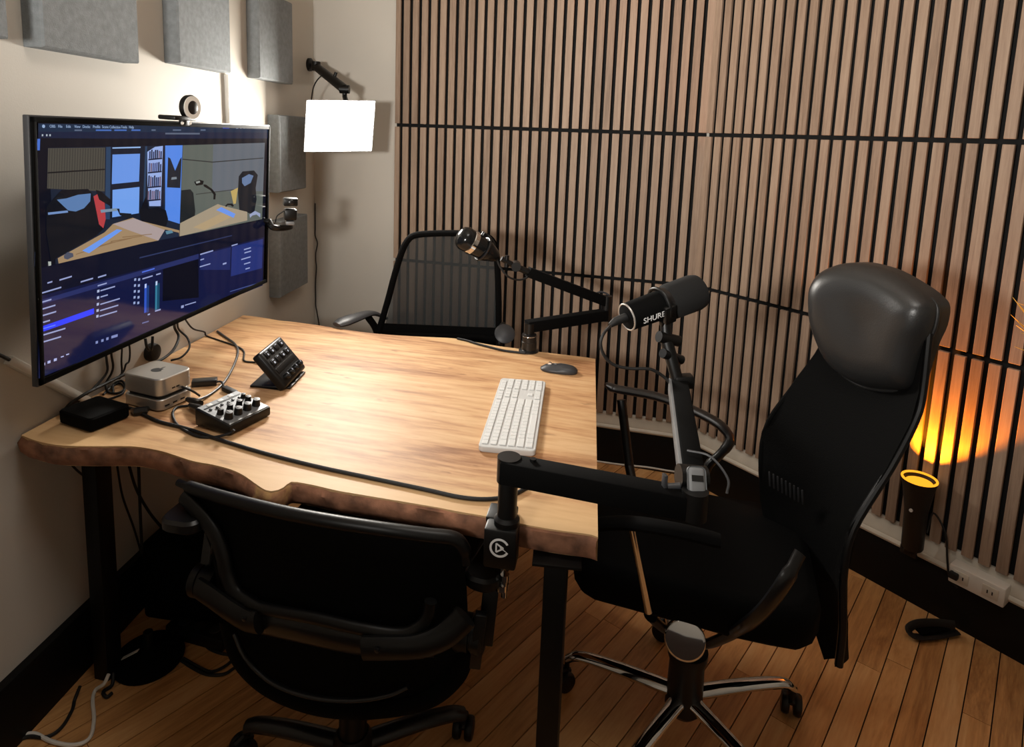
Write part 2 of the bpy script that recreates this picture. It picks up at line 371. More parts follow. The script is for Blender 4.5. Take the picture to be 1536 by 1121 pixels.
# ================================================================== TABLE
front_px = [(32, 653), (53, 661), (77, 666.5), (99, 668.8), (128, 669.5), (160, 669.5), (185, 669.5), (209, 670.8), (240, 676.4), (259, 682), (290, 692), (318, 697), (345, 704), (365, 713), (385, 727), (400, 736), (414, 736), (426, 731), (436, 723), (455, 725), (475, 729), (505, 736), (534, 741), (593, 750.8), (652, 760.7), (690, 768), (727, 774.4), (760, 781), (792, 788), (839, 796), (882, 801.5), (897, 806)]
back_px = [(893, 538.5), (870, 535), (809, 528), (780, 523.5), (750, 519.7), (717, 514), (684, 508), (650, 506), (618, 504.5), (568, 501), (519, 495), (480, 488.5), (440, 483), (420, 481), (390, 476), (365, 473)]
fr = [at(x, y, ZT) for x, y in front_px]; bk = [at(x, y, ZT) for x, y in back_px]
TH = .05
tt = thing('table', (-.4, 1.75, 0), 'live-edge wooden slab table with black steel legs in the middle of the room', 'table')
def resample(pts, n):
    d = [0]
    for a, b in zip(pts[:-1], pts[1:]): d.append(d[-1] + (b - a).length)
    out = []; j = 0
    for i in range(n):
        s = d[-1] * i / (n - 1)
        while j < len(d) - 2 and d[j + 1] < s: j += 1
        f = (s - d[j]) / max(d[j + 1] - d[j], 1e-9); out.append(pts[j].lerp(pts[j + 1], min(1, f)))
    return out
frs = resample(catmull(fr, 4), 110); bks = resample(catmull(bk, 3), 60)
def inset(line, s):   # move a polyline towards the table middle
    out = []
    for i, p in enumerate(line):
        t = (line[min(i + 1, len(line) - 1)] - line[max(i - 1, 0)]).normalized(); out.append(p + V((-t.y, t.x, 0)) * s)
    return out
fi, bi = inset(frs, .004), inset(bks, .004)
loop = frs + bks; low = fi + bi
mb = MB()
top = [mb.b.verts.new(p) for p in loop]; n = len(top)
mid = [mb.b.verts.new(p + V((0, 0, -.003))) for p in loop]; bot = [mb.b.verts.new(V((p.x, p.y, ZT - TH))) for p in low]
mb.b.faces.new(top)
for i in range(n):
    j = (i + 1) % n; mb.b.faces.new((top[i], top[j], mid[j], mid[i])); mb.b.faces.new((mid[i], mid[j], bot[j], bot[i]))
mb.b.faces.new(bot[::-1])
mb.build('tabletop', 'slab', tt, 50)
def bark(line, seed):
    prof = [(-.002, -.0025), (.004, -.006), (.007, -.016), (.008, -.027), (.005, -.038), (.001, -.046), (-.006, -.0505)]
    rings = []
    fine = resample(line, len(line) * 2)
    for i, p in enumerate(fine):
        t = (fine[min(i + 1, len(fine) - 1)] - fine[max(i - 1, 0)]).normalized(); o = V((t.y, -t.x, 0)); r = []
        for k, (x, z) in enumerate(prof):
            nz = noise.noise((p + V((0, 0, z * 3))) * 28 + V((seed, 0, 0))) * .006 + noise.noise((p + V((0, 0, z * 2))) * 90) * .0022
            kk = 0 if k in (0,) else 1
            r.append(p + o * (x + nz * kk) + V((0, 0, z + nz * .4 * kk)))
        rings.append(r)
    m_ = MB(); m_.loft(rings, False, False); return m_
o = bark(frs, 3).build('bark_edge', 'bark', tt, 60); o['label'] = 'rough brown natural edge'
o = bark(bks, 9).build('bark_edge', 'bark', tt, 60); o['label'] = 'rough brown natural edge'
# steel frame: two U legs
lf, rf = at(163, 1010, 0), at(836, 828, ZT - TH)
lf.z = ZT - TH; lb = lf + DL * .66 + V((.01, 0, 0)); rb = rf + DL * .80
for p in (lf, rf, lb, rb):
    mb = MB(); mb.box((p.x, p.y, (ZT - TH - .007) / 2), (.042, .05, ZT - TH - .007), rotz(A1 + R(3)), .003); mb.build('leg', 'frame', tt)
for a, b in ((lf, lb), (rf, rb)):
    mb = MB(); mb.box(((a.x + b.x) / 2, (a.y + b.y) / 2, ZT - TH - .0035), (.09, (b - a).length + .08, .006), rotz(AL - R(90)), .001); mb.build('top_plate', 'frame', tt)
    mb = MB(); mb.bar(V((a.x, a.y, ZT - TH - .03)) + DL * .03, V((b.x, b.y, ZT - TH - .03)) - DL * .03, .03, .04); mb.build('cross_bar', 'frame', tt)

# ================================================================== WALL TV / MONITOR
TC = V((-.8911, 1.7834, EYE - .2731)); TW = .9946; TH_ = TW * 9 / 16; TA = R(83.33); TD = hd(TA); TN = V((math.sin(TA), -math.cos(TA), 0))
tv = thing('wall_monitor', TC - TN * .15, 'large flat wall screen showing two camera pictures above dark blue control windows', 'monitor')
rt = Matrix((TD, -TN, V((0, 0, 1)))).transposed()
mb = MB(); mb.box(TC - TN * .0085, (TW + .006, .014, TH_ + .006), rt, .002); mb.build('housing', 'darkgrey', tv)
mb = MB()
BZ = .011
for sx, sz, ww, hh in ((0, 1, TW, BZ), (0, -1, TW, BZ * 1.3), (1, 0, BZ, TH_), (-1, 0, BZ, TH_)):
    c = TC + TD * (sx * (TW - BZ) / 2) + V((0, 0, sz * (TH_ - hh) / 2 if sz else 0)); mb.box(c + TN * .0005, (ww, .006, hh), rt, .001)
mb.build('bezel', 'matte', tv)
mb = MB(); mb.box(TC - TN * .0025, (TW - .02, .003, TH_ - .022), rt); scr = mb.build('screen', 'screenglass', tv)
mb = MB(); mb.box(TC - TN * .03, (.5, .034, .3), rt, .004); mb.box(TC - TN * .09, (.12, .085, .12), rt, .004); mb.box(TC - TN * .138, (.3, .012, .26), rt, .002); mb.build('wall_bracket', 'frame', tv)
pl = MB(); lay = pl.b.loops.layers.float_color.new('pix'); depth_ix = [0]
def tvp(x, y, off): return on(x, y, TC + TN * off, TA) 
def rect(pts, c, s=1.):
    depth_ix[0] += 1; off = .0002 + depth_ix[0] * .000012
    f = pl.b.faces.new([pl.b.verts.new(tvp(x, y, off)) for x, y in pts]); cc = lin(c)
    for l in f.loops: l[lay] = (cc[0] * s, cc[1] * s, cc[2] * s, 1)
def c7(*p): return [(40 + x / 4.042, 170 + y / 4.042) for x, y in p]
def c8(*p): return [(40 + x / 4.042, 370 + y / 4.042) for x, y in p]
def bar7(x, y, w_, h_, c, sl=0.02): rect(c7((x, y), (x + w_, y + w_ * sl), (x + w_, y + w_ * sl + h_), (x, y + h_)), c)
def bar8(x, y, w_, h_, c, sl=-.30): rect(c8((x, y), (x + w_, y + w_ * sl), (x + w_, y + w_ * sl + h_), (x, y + h_)), c)
# menu bar and window top
rect([(50, 183), (398, 190.5), (398, 425), (63, 568)], (8, 11, 24))
rect([(50.5, 184), (398, 191), (398, 198), (51, 196.5)], (24, 42, 66)); rect([(51, 196.5), (398, 198), (398, 207), (51, 207)], (20, 30, 56))
rect(c7((60, 145), (1430, 160), (1430, 176), (62, 196)), (10, 13, 24))
bar7(40, 150, 17, 70, (70, 110, 200), 0)
for x in (66, 92, 112): bar7(x, 122, 9, 12, (170, 180, 190))
bar7(820, 114, 210, 10, (90, 100, 120), .005)
for x, w_, c in ((265, 45, 0), (395, 95, 1), (508, 75, 1), (612, 55, 1), (735, 25, 0), (865, 50, 0), (1035, 30, 0)): bar7(x, 94, w_, 8, (70, 110, 190) if c else (90, 105, 130), .005)
for x, w_ in ((1170, 40), (1250, 14), (1275, 10), (1296, 10), (1314, 8), (1340, 22), (1385, 10), (1400, 55)): bar7(x, 78 + (x - 1170) * .012, w_, 10, (60, 80, 230) if x == 1170 else (150, 165, 200), .005)
# left camera picture
Lq = c7((105, 205), (928, 190), (928, 745), (180, 930)); rect(Lq, (26, 34, 50))
rect(c7((107, 207), (455, 204), (462, 470), (110, 452)), (74, 71, 64))
for k in range(22):
    x = 115 + k * 15.7; rect(c7((x, 208), (x + 4, 208), (x + 4, 455), (x, 455)), (56, 54, 50))
rect(c7((110, 352), (458, 332), (458, 340), (110, 361)), (22, 22, 24))
rect(c7((462, 200), (712, 196), (712, 640), (470, 640)), (38, 62, 92))
rect(c7((490, 196), (700, 192), (700, 640), (500, 640)), (18, 26, 42))
rect(c7((500, 203), (672, 198), (672, 206), (500, 210)), (150, 185, 235))
rect(c7((502, 246), (670, 241), (670, 410), (504, 426)), (104, 148, 226))
rect(c7((510, 461), (674, 443), (676, 603), (514, 628)), (112, 158, 232))
rect(c7((714, 230), (760, 200), (808, 194), (808, 560), (738, 560), (722, 420)), (150, 172, 226))
for j, (y0, y1) in enumerate(((216, 270), (292, 350), (372, 440), (460, 520))):
    for k in range(7):
        x = 726 + k * 11.4; h = random.Random(j * 9 + k).random(); cc = ((30, 36, 62), (70, 80, 130), (110, 90, 110), (40, 50, 90))[int(h * 4)]
        rect(c7((x, y0 + 14 * h), (x + 8.5, y0 + 14 * h - 2), (x + 8.5, y1), (x, y1 + 2)), cc)
    rect(c7((722, y1 + 3), (806, y1 - 4), (806, y1 + 4), (722, y1 + 12)), (20, 26, 50))
rect(c7((808, 193), (822, 192), (822, 600), (808, 600)), (22, 26, 44))
rect(c7((822, 192), (928, 190), (928, 668), (838, 640)), (84, 134, 226))
rect(c7((842, 262), (856, 270), (888, 345), (915, 275), (925, 262), (923, 450), (842, 446)), (30, 34, 44)); rect(c7((868, 385), (898, 382), (900, 396), (866, 400)), (120, 130, 140))
rect(c7((680, 590), (715, 500), (735, 575), (790, 566), (840, 585), (856, 640), (840, 700), (690, 660)), (14, 16, 24))
rect(c7((110, 560), (170, 490), (200, 460), (360, 455), (385, 480), (430, 640), (470, 690), (420, 740), (190, 870), (150, 900), (115, 720)), (14, 17, 24))
rect(c7((172, 520), (230, 512), (300, 490), (378, 482), (376, 530), (340, 572), (290, 592), (245, 586), (215, 560)), (88, 122, 170))
rect(c7((120, 598), (240, 585), (244, 598), (122, 612)), (110, 140, 190))
rect(c7((395, 500), (430, 480), (462, 510), (474, 640), (462, 694), (435, 670)), (176, 62, 66)); rect(c7((408, 460), (440, 470), (500, 520), (500, 560), (430, 520)), (18, 18, 24))
rect(c7((440, 582), (540, 572), (545, 588), (445, 600)), (120, 140, 160)); rect(c7((540, 575), (556, 575), (560, 600), (630, 605), (628, 640), (560, 615)), (22, 26, 34))
rect(c7((190, 876), (300, 815), (470, 720), (520, 668), (640, 630), (690, 650), (928, 708), (928, 745), (200, 924)), (158, 132, 100))
rect(c7((520, 668), (650, 634), (840, 706), (800, 770), (600, 700)), (168, 152, 150))
for k in range(5): rect(c7((300 + k * 70, 850 - k * 26), (520 + k * 60, 776 - k * 12), (520 + k * 60, 780 - k * 12), (300 + k * 70, 856 - k * 26)), (134, 106, 76))
rect(c7((338, 830), (545, 700), (578, 706), (380, 846)), (106, 150, 232))
rect(c7((226, 860), (250, 838), (282, 846), (286, 866), (250, 884), (230, 878)), (76, 80, 96))
rect(c7((800, 772), (840, 702), (925, 722), (928, 745), (820, 775)), (30, 40, 60)); rect(c7((842, 712), (880, 706), (890, 722), (850, 732)), (90, 130, 150))
rect(c7((132, 896), (150, 896), (152, 930), (136, 930)), (170, 176, 170))
# right camera picture
rect(c7((930, 190), (1430, 176), (1430, 640), (930, 745)), (92, 98, 92))
rect(c7((1115, 185), (1430, 176), (1430, 470), (1118, 470)), (98, 104, 112))
rect(c7((930, 272), (1115, 290), (1425, 266), (1425, 271), (1115, 296), (930, 278)), (44, 46, 46)); rect(c7((1020, 486), (1280, 455), (1280, 460), (1020, 491)), (60, 60, 58))
rect(c7((1232, 470), (1276, 448), (1266, 545), (1252, 548)), (186, 160, 96))
rect(c7((930, 464), (985, 458), (1004, 480), (1020, 590), (1018, 625), (930, 672)), (30, 34, 36))
rect(c7((1006, 412), (1040, 400), (1066, 408), (1060, 430), (1020, 436)), (16, 17, 18)); rect(c7((1016, 412), (1040, 406), (1044, 416), (1022, 424)), (150, 155, 150))
rect(c7((1064, 428), (1080, 430), (1120, 458), (1142, 486), (1140, 520), (1128, 520), (1128, 490), (1108, 464), (1066, 440)), (18, 19, 20))
rect(c7((1278, 380), (1300, 350), (1370, 344), (1394, 372), (1384, 450), (1392, 520), (1380, 610), (1290, 590), (1276, 480)), (22, 26, 32))
rect(c7((1298, 390), (1340, 366), (1368, 376), (1352, 420), (1316, 440), (1300, 420)), (98, 120, 156))
rect(c7((930, 664), (1156, 548), (1180, 556), (1338, 596), (1340, 648), (930, 744)), (160, 146, 124))
rect(c7((1010, 690), (1190, 600), (1240, 628), (1080, 706)), (174, 152, 118))
rect(c7((1148, 584), (1178, 566), (1266, 608), (1256, 632)), (108, 148, 230))
rect(c7((1200, 560), (1215, 545), (1245, 545), (1256, 560), (1245, 565), (1235, 555), (1216, 556), (1208, 566)), (20, 20, 22))
rect(c7((1352, 612), (1385, 590), (1418, 606), (1418, 630), (1395, 612), (1370, 618), (1356, 632)), (150, 160, 190))
# lower interface
rect(c8((80, 205), (1448, -118), (1448, 235), (100, 800)), (16, 22, 60))
rect(c8((80, 128), (700, -20), (1448, -165), (1448, -60), (80, 300)), (11, 15, 34))
rect(c8((690, 62), (1250, -72), (1250, -66), (690, 70)), (44, 54, 92))
rect(c8((85, 325), (420, 225), (1050, 42), (1050, 72), (420, 255), (88, 352)), (38, 46, 96))
rect(c8((92, 372), (420, 270), (428, 560), (560, 640), (105, 770)), (18, 22, 56))
rect(c8((835, 135), (1050, 75), (1060, 308), (840, 330)), (6, 8, 22))
rect(c8((1062, 50), (1245, 2), (1245, 140), (1062, 140)), (30, 40, 92)); rect(c8((1252, 0), (1440, -48), (1440, 130), (1252, 180)), (34, 48, 112))
rect(c8((98, 486), (422, 372), (424, 406), (100, 520)), (26, 58, 250))
tx = (150, 160, 205)
for x, y, w_ in ((132, 214, 30), (205, 196, 75), (335, 208, 75), (440, 180, 50), (100, 275, 118), (105, 330, 55), (108, 372, 78), (110, 412, 82), (112, 454, 44), (112, 532, 140), (112, 575, 115)): bar8(x, y, w_, 9, tx)
bar8(112, 494, 78, 7, (90, 120, 255))
for x, y, w_ in ((440, 232, 55), (458, 262, 88), (460, 300, 44), (460, 345, 118), (460, 383, 110), (458, 418, 106)): bar8(x, y, w_, 8, tx)
for y in (262, 302, 342, 380, 415): rect(c8((438, y), (452, y - 4), (452, y + 12), (438, y + 16)), (170, 180, 215))
for y in (192, 228, 264, 300, 334):
    for x in (662, 686): rect(c8((x, y), (x + 12, y - 3), (x + 12, y + 12), (x, y + 15)), (150, 165, 210))
bar8(708, 150, 76, 8, (80, 110, 220)); bar8(712, 190, 62, 8, tx); bar8(795, 165, 28, 8, tx)
rect(c8((726, 226), (740, 222), (744, 398), (730, 402)), (48, 84, 190)); rect(c8((742, 236), (754, 232), (758, 396), (746, 400)), (30, 60, 120))
rect(c8((792, 212), (804, 208), (808, 380), (796, 384)), (52, 120, 150)); rect(c8((806, 222), (818, 218), (822, 376), (810, 380)), (26, 72, 100))
for x in (728, 794): rect(c8((x, 226 - (x - 728) * .25), (x + 10, 223 - (x - 728) * .25), (x + 10, 248 - (x - 728) * .25), (x, 251 - (x - 728) * .25)), (190, 205, 240))
bar8(752, 408, 14, 9, tx); bar8(796, 386, 34, 9, tx); bar8(720, 460, 40, 8, (90, 100, 150)); bar8(955, 358, 16, 16, tx); bar8(978, 352, 66, 6, tx)
bar8(1060, 42, 78, 8, tx); bar8(1062, 76, 22, 7, tx); bar8(1060, 118, 64, 7, tx); bar8(1200, 100, 22, 10, tx)
for x, y, w_ in ((1326, 14, 42), (1312, 74, 56), (1330, 34, 40), (1330, 102, 38), (1340, 132, 26), (1250, -10, 36)): bar8(x, y, w_, 7, tx)
bar8(1250, 270, 180, 5, (70, 84, 140))
for k, x in enumerate((440, 474, 504, 535)): bar8(x, 574 - k * 11, 14 if k < 3 else 38, 16, (130, 140, 190))
for k, x in enumerate((118, 150, 188, 230, 262)): bar8(x, 708 - k * 14, 18, 16 if k < 3 else 7, (170, 178, 225))
for k in range(10): rect(c8((40 + 6, 30 + k * 9), (40 + 12, 29 + k * 9), (52, 33 + k * 9), (46, 34 + k * 9)), (44, 52, 70))
me = bpy.data.meshes.new('screen_picture'); pl.b.to_mesh(me); pl.b.free(); me.materials.append(M['pix'])
link('screen_picture', me, scr)
def tv_text(x, y, body, hpx, c, x2=None):
    o = tvp(x, y, .0024); o2 = tvp(x + 40, y + 40 * .018, .0024); sc = hpx * (o - V((0, 0, EYE))).length / FPX
    m_ = M.get('tx%s' % (c,)) or emis('screen_text', c, 1.0); M['tx%s' % (c,)] = m_
    return text_mesh('screen_text', body, sc * 1.35, m_, scr, frame4(o, TD, (0, 0, 1)), .0001)
for x, s_ in ((67.5, 'OBS'), (80.5, 'File'), (92.5, 'Edit'), (105, 'View'), (117.5, 'Docks'), (133, 'Profile'), (147, 'Scene Collection'), (175.5, 'Tools'), (187.5, 'Help')):
    tv_text(x, 188.3 + (x - 67) * .012, s_, 3.6, (150, 172, 205))
# small apple mark in the menu corner
mb = MB(); mb.lathe([(.0035, 0), (.0035, .0003)], tvp(58.5, 188.2, .0022), TN, 14); mb.build('menu_mark', M['tx(150, 172, 205)'], scr)

# webcam with light ring on top of the screen
wc_p = tvp(280, 160, .015); wt = thing('ring_webcam', tvp(272, 180, -.01), 'small webcam with a pale light ring on top of the screen', 'webcam')
ax = (TN + V((0, -.16, 0))).normalized()
mb = MB(); c0 = tvp(261, 176, -.005); mb.box(c0, (.10, .05, .012), rt, .004); mb.box(tvp(271, 178, .004) + V((0, 0, -.004)), (.035, .012, .026), rt, .003); mb.build('clip', 'plastic', wt)
mb = MB(); mb.lathe([(.030, -.012), (.033, -.010), (.034, .0), (.0325, .004)], wc_p, ax, 32); mb.build('body', 'plastic', wt)
mb = MB(); mb.lathe([(.031, .004), (.031, .0065), (.018, .0068), (.018, .004)], wc_p, ax, 32); o = mb.build('light_ring', 'whitep', wt); o['label'] = 'pale ring light'
mb = MB(); mb.lathe([(.0185, .003), (.0185, .007), (.012, .009), (.0005, .010)], wc_p, ax, 28); mb.build('lens', 'satin', wt)
for x in (267, 279): 
    mb = MB(); mb.lathe([(.0045, 0), (.0045, .003), (.002, .005)], tvp(x, 183.5, .012), TN, 12); mb.build('screw', 'whitep', wt)
# second webcam on an arm at the right edge of the screen
ct = thing('side_webcam', tvp(405, 335, 0), 'small black camera on a bracket at the far edge of the screen', 'webcam')
E_ = lambda x, y, o=.0: tvp(x, y, o) 
k0 = E_(404, 338)
mb = MB(); mb.bar(E_(398, 330, .006), E_(407, 338, .006), .012, .03, TN); mb.tube(catmull([E_(403, 330, .01), E_(410, 340, .03), E_(424, 341, .05), E_(438, 339, .06)], 5), [.011] * 15 + [.009], 8); mb.build('bracket_arm', 'plastic', ct)
q = E_(436, 335, .06)
mb = MB(); mb.box(q + V((0, 0, .006)), (.03, .05, .014), rotz(R(20)), .003); o = mb.build('ball_plate', 'silver', ct)
mb = MB(); mb.box(q + V((0, 0, .036)), (.045, .045, .042), rotz(R(25)), .008); mb.build('mount', 'plastic', ct)
mb = MB(); mb.box(q + V((0, -.002, .082)), (.05, .036, .03), rotz(R(25)), .006); cb = mb.build('body', 'plastic', ct)
lx = (rotz(R(25)) @ V((.25, -1, 0))).normalized(); lx = V((.45, -.89, 0)).normalized()
mb = MB(); mb.lathe([(.010, 0), (.010, .006), (.006, .008)], q + V((0, -.002, .082)) + lx * .019, lx, 18); mb.build('lens', 'satin', ct)
mb = MB(); mb.tube(catmull([q + V((-.015, -.02, .05)), q + V((-.04, -.02, .03)), q + V((-.05, -.01, .005)), q + V((-.06, -.0, -.004))], 5), .002, 6); mb.build('cable', 'rubber', ct)

# the screen leans a little forward at the top, its cameras with it
_p = Matrix.Translation(TC - TN * .03) @ Matrix.Rotation(R(2.2), 4, TD) @ Matrix.Translation(-(TC - TN * .03))
for o in (tv, wt, ct): o.matrix_world = _p @ WORLD[o.name]
# ================================================================== FABRIC PANELS on the left wall
def LW(x, y, off=0): return on(x, y, LP + NL * off, AL)
def fabric_panel(s0, s1, z0, z1, label, th=.05):
    """bevelled block; s along the wall from LP"""
    c = LP + DL * ((s0 + s1) / 2) + V((0, 0, (z0 + z1) / 2)); t = thing('acoustic_panel', c, label, 'acoustic panel', 'grey fabric panels on the left wall')
    a = LP; b_ = .022
    def ring(ins, off): return [a + DL * s + NL * off + V((0, 0, z)) for s, z in ((s0 + ins, z0 + ins), (s1 - ins, z0 + ins), (s1 - ins, z1 - ins), (s0 + ins, z1 - ins))]
    mb = MB(); mb.loft([ring(0, .001), ring(0, .004), ring(0, th - b_ * .25), ring(.004, th)]); mb.build('cushion', 'fabric', t, 25)
    mb = MB(); mb.loft([ring(.02, -.0), ring(.02, .002)]); mb.build('backing', 'matte', t)
def sL(x, y, off): p = LW(x, y, off) - LP; return p.dot(DL), p.z
def sz(x0, y0, x1, y1, off): a, b = sL(x0, y0, off), sL(x1, y1, off); return a[0], b[0], a[1], b[1]
T = .05
s0, s1 = sL(66, 75, T)[0], sL(210, 92, T)[0]; zb = (sL(66, 75, T)[1] + sL(210, 92, T)[1]) / 2
fabric_panel(s0, s1, zb, zb + .33, 'grey fabric wall panel above the left end of the screen')
s0, s1 = sL(270, 98, T)[0], sL(347, 107, T)[0]; zb2 = (sL(270, 98, T)[1] + sL(347, 107, T)[1]) / 2
fabric_panel(s0, s1, zb2, zb2 + .33, 'grey fabric wall panel above the ring webcam, between its two neighbours')
s0, s1 = sL(390, 118, T)[0], sL(440, 126, T)[0]; zb3 = sL(415, 122, T)[1]
fabric_panel(s0, s1, zb3, zb3 + .33, 'grey fabric wall panel highest up next to the video light arm')
s0, s1 = sL(419, 200, T)[0], sL(459, 200, T)[0]
fabric_panel(s0, s1, sL(440, 286, T)[1], sL(440, 174, T)[1], 'grey fabric wall panel lit bright beside the video light, right of the screen')
fabric_panel(s0 - .01, s1 + .01, sL(440, 437, T)[1], sL(440, 327, T)[1], 'grey fabric wall panel in shade below the side webcam')
s1 = sL(15, 60, T)[0]
fabric_panel(s1 - .33, s1, sL(10, 58, T)[1], sL(10, 58, T)[1] + .33, 'grey fabric wall panel cut off by the top corner left of the screen')
# white cable covers
mb = MB(); a, b = LW(341, 112, .008), LW(344, 190, .008); mb.bar(a, b, .02, .016, NL); mb.build('cable_cover', 'whitep'); tag(bpy.data.objects['cable_cover'], 'white upright cable cover running down the wall behind the screen', 'cable cover')
mb = MB(); a, b = LW(12, 540, .008), LW(140, 607, .008); mb.bar(a, b, .02, .016, NL); o = mb.build('cable_cover', 'whitep'); tag(o, 'white slanting cable cover on the wall behind the screen corner', 'cable cover')
mb = MB(); mb.tube(catmull([LW(-20, 525, .006), LW(0, 533, .01), LW(8, 537, .012), LW(16, 541, .01)], 4), .004, 8); o = mb.build('cable', 'rubber'); tag(o, 'short black cable entering the slanting white cable cover', 'cable')

# ================================================================== VIDEO LIGHT
LC = [dep(461, 151, 2.68), dep(562, 152, 2.74), dep(556.7, 226, 2.74), dep(457, 227, 2.68)]
vl = thing('video_light', LW(463, 97, .0), 'glowing white LED panel on a black arm fixed to the wall corner', 'light')
cx_ = sum(LC, V()) / 4; ux = (LC[1] - LC[0]).normalized(); uy = (LC[0] - LC[3]).normalized(); un = ux.cross(uy).normalized()
if un.y > 0: un = -un
def gx(pts, k): c = sum(pts, V()) / 4; return [c + (p - c) * k for p in pts]
mb = MB(); mb.prism([p - un * .003 for p in gx(LC, 1.035)], -un * .02, .003); mb.build('housing', 'grey', vl)
mb = MB(); mb.prism(LC, -un * .002); dif = mb.build('diffuser', 'led', vl); dif['label'] = 'glowing white diffuser'
la = area('panel_beam', cx_ + un * .006, cx_ + un, (LC[1] - LC[0]).length * .95, (LC[0] - LC[3]).length * .95, LED_POWER, (1, .95, .87)); la.data.spread = R(130)
la.matrix_world = Matrix.Translation(cx_ + un * .006) @ frame4(None, -ux, uy)
mp_ = LW(463, 97, .0)
mb = MB(); mb.lathe([(.03, 0), (.03, .012), (.02, .02), (.012, .024)], mp_, NL, 24); mb.build('wall_plate', 'plastic', vl)
e0 = mp_ + NL * .03; e1 = dep(474, 100, 2.97); e2 = dep(517, 134, 2.80); e3 = cx_ + uy * .10 + ux * .02 - un * .02
mb = MB(); mb.tube([e0, e1], .014, 12); mb.tube([e1, e2], [.019, .021], 12); mb.build('arm', 'plastic', vl)
mb = MB(); mb.cyl(e1 - V((.0, .0, .018)), e1 + V((0, 0, .022)), .02); mb.build('joint', 'plastic', vl)
md = e1.lerp(e2, .62); mb = MB(); mb.cyl(md, md + V((.012, 0, .035)), .007); mb.build('thumb_screw', 'plastic', vl)
mb = MB(); mb.cyl(e2 - V((.02, 0, .0)), e2 + V((.02, 0, 0)), .018); mb.build('joint', 'plastic', vl)
mb = MB(); mb.tube([e2, e2 + V((0, 0, -.03)), e3], .010, 10); mb.build('tilt_bracket', 'plastic', vl)
mb = MB(); mb.tube(catmull([e1.lerp(e2, .3), dep(476, 120, 2.85), dep(470, 132, 2.9), dep(467, 150, 2.95)], 5), .003, 6); mb.build('cable', 'rubber', vl)
W1 = lambda x, y, off=.008: on(x, y, W1P + N1 * off, A1)
cp = [(380 + x / 4.3125, 240 + y / 4.3125) for x, y in ((385, 280), (386, 360), (390, 440), (400, 490), (415, 540), (404, 600), (404, 650), (408, 700), (402, 800), (388, 895), (398, 940), (412, 990), (425, 1065), (428, 1130), (420, 1250))]
mb = MB(); mb.tube(catmull([q + NL * max(0, .006 - (q - LP).dot(NL)) for q in (W1(x, y) for x, y in cp)], 4), .0028, 6); o = mb.build('light_cable', 'rubber'); tag(o, 'thin black wavy cable hanging down the corner below the LED panel', 'cable')

# ================================================================== THINGS ON THE TABLE
def T_(x, y, z=0): return at(x, y, ZT + z)
def footprint(pf, pc, pr):   # left, front corner, right bottom corners on the table -> centre, half sizes, angle
    a, b, c = T_(*pf), T_(*pc), T_(*pr); e1 = b - a; e2 = c - b; return (a + c) / 2, e1.length / 2, e2.length / 2, math.atan2(e1.y, e1.x)
# mini computer on a matching hub
c, hx, hy, an = footprint((187, 607), (244, 621), (288, 597)); hx, hy = max(hx, .053), max(hy, .052)
hub = thing('computer_dock', (c.x, c.y, ZT), 'flat silver dock underneath the small silver computer', 'dock')
mb = MB(); puck(mb, c.x, c.y, hx, hy, .018, an, ZT + .003, ZT + .031); mb.build('body', 'alu', hub)
mb = MB(); puck(mb, c.x, c.y, hx - .006, hy - .006, .016, an, ZT, ZT + .004, .0005); mb.build('foot', 'rubber', hub)
rr = rotz(an); ex, ey = rr @ V((1, 0, 0)), rr @ V((0, 1, 0))
for k in (-.6, -.15, .3):
    mb = MB(); mb.box(c * 1 + V((0, 0, ZT * 0)) + ex * hx + ey * (k * hy) + V((0, 0, .014)), (.002, .013, .004), rr, .0005); mb.build('port', 'rubber', hub)
pc_ = thing('mini_computer', (c.x, c.y, ZT + .0312), 'small silver box computer with a black apple mark on its lid', 'computer')
mb = MB(); puck(mb, c.x, c.y, hx - .008, hy - .008, .014, an, ZT + .0312, ZT + .041, .0005); mb.build('foot', 'rubber', pc_)
mb = MB(); puck(mb, c.x, c.y, hx, hy, .02, an, ZT + .040, ZT + .086, .0025); mb.build('body', 'alu', pc_)
lo = V((c.x, c.y, ZT + .0861)); lf4 = frame4(lo, (1, -.12, 0), (.15, 1, 0)) @ Matrix.Scale(1.4, 4)
body_pts = []
for k in range(40):
    a = 2 * math.pi * k / 40; r = .0105 + .0012 * math.cos(2 * a) - (.0022 if abs(math.sin(a - math.pi / 2)) < .12 and math.sin(a) > 0 else 0)
    x, y = r * math.cos(a) * .95, r * math.sin(a) - .001
    dx, dy = x - .0125, y - .0015
    if math.hypot(dx, dy) < .0055: q = .0055 / math.hypot(dx, dy); x, y = .0125 + dx * q, .0015 + dy * q
    body_pts.append(lf4 @ V((x, y, 0)))
mb = MB(); mb.prism(body_pts, (0, 0, .0004)); mb.prism([lf4 @ V(p) for p in ((.0005, .0105, 0), (.0015, .0135, 0), (.0045, .0155, 0), (.0055, .0158, 0), (.005, .0135, 0), (.003, .0115, 0))], (0, 0, .0004)); mb.build('logo', 'rubber', pc_)
for k, w_ in ((-.2, .010), (.05, .010)):
    mb = MB(); mb.box(c + ex * hx + ey * (k * hy) + V((0, 0, .053)), (.002, w_, .004), rr, .0008); mb.build('port', 'rubber', pc_)
mb = MB(); mb.lathe([(.0015, 0), (.0015, .0008)], c + ex * hx + ey * (.75 * hy) + V((0, 0, .066)), ex, 10); mb.build('status_light', 'print', pc_)
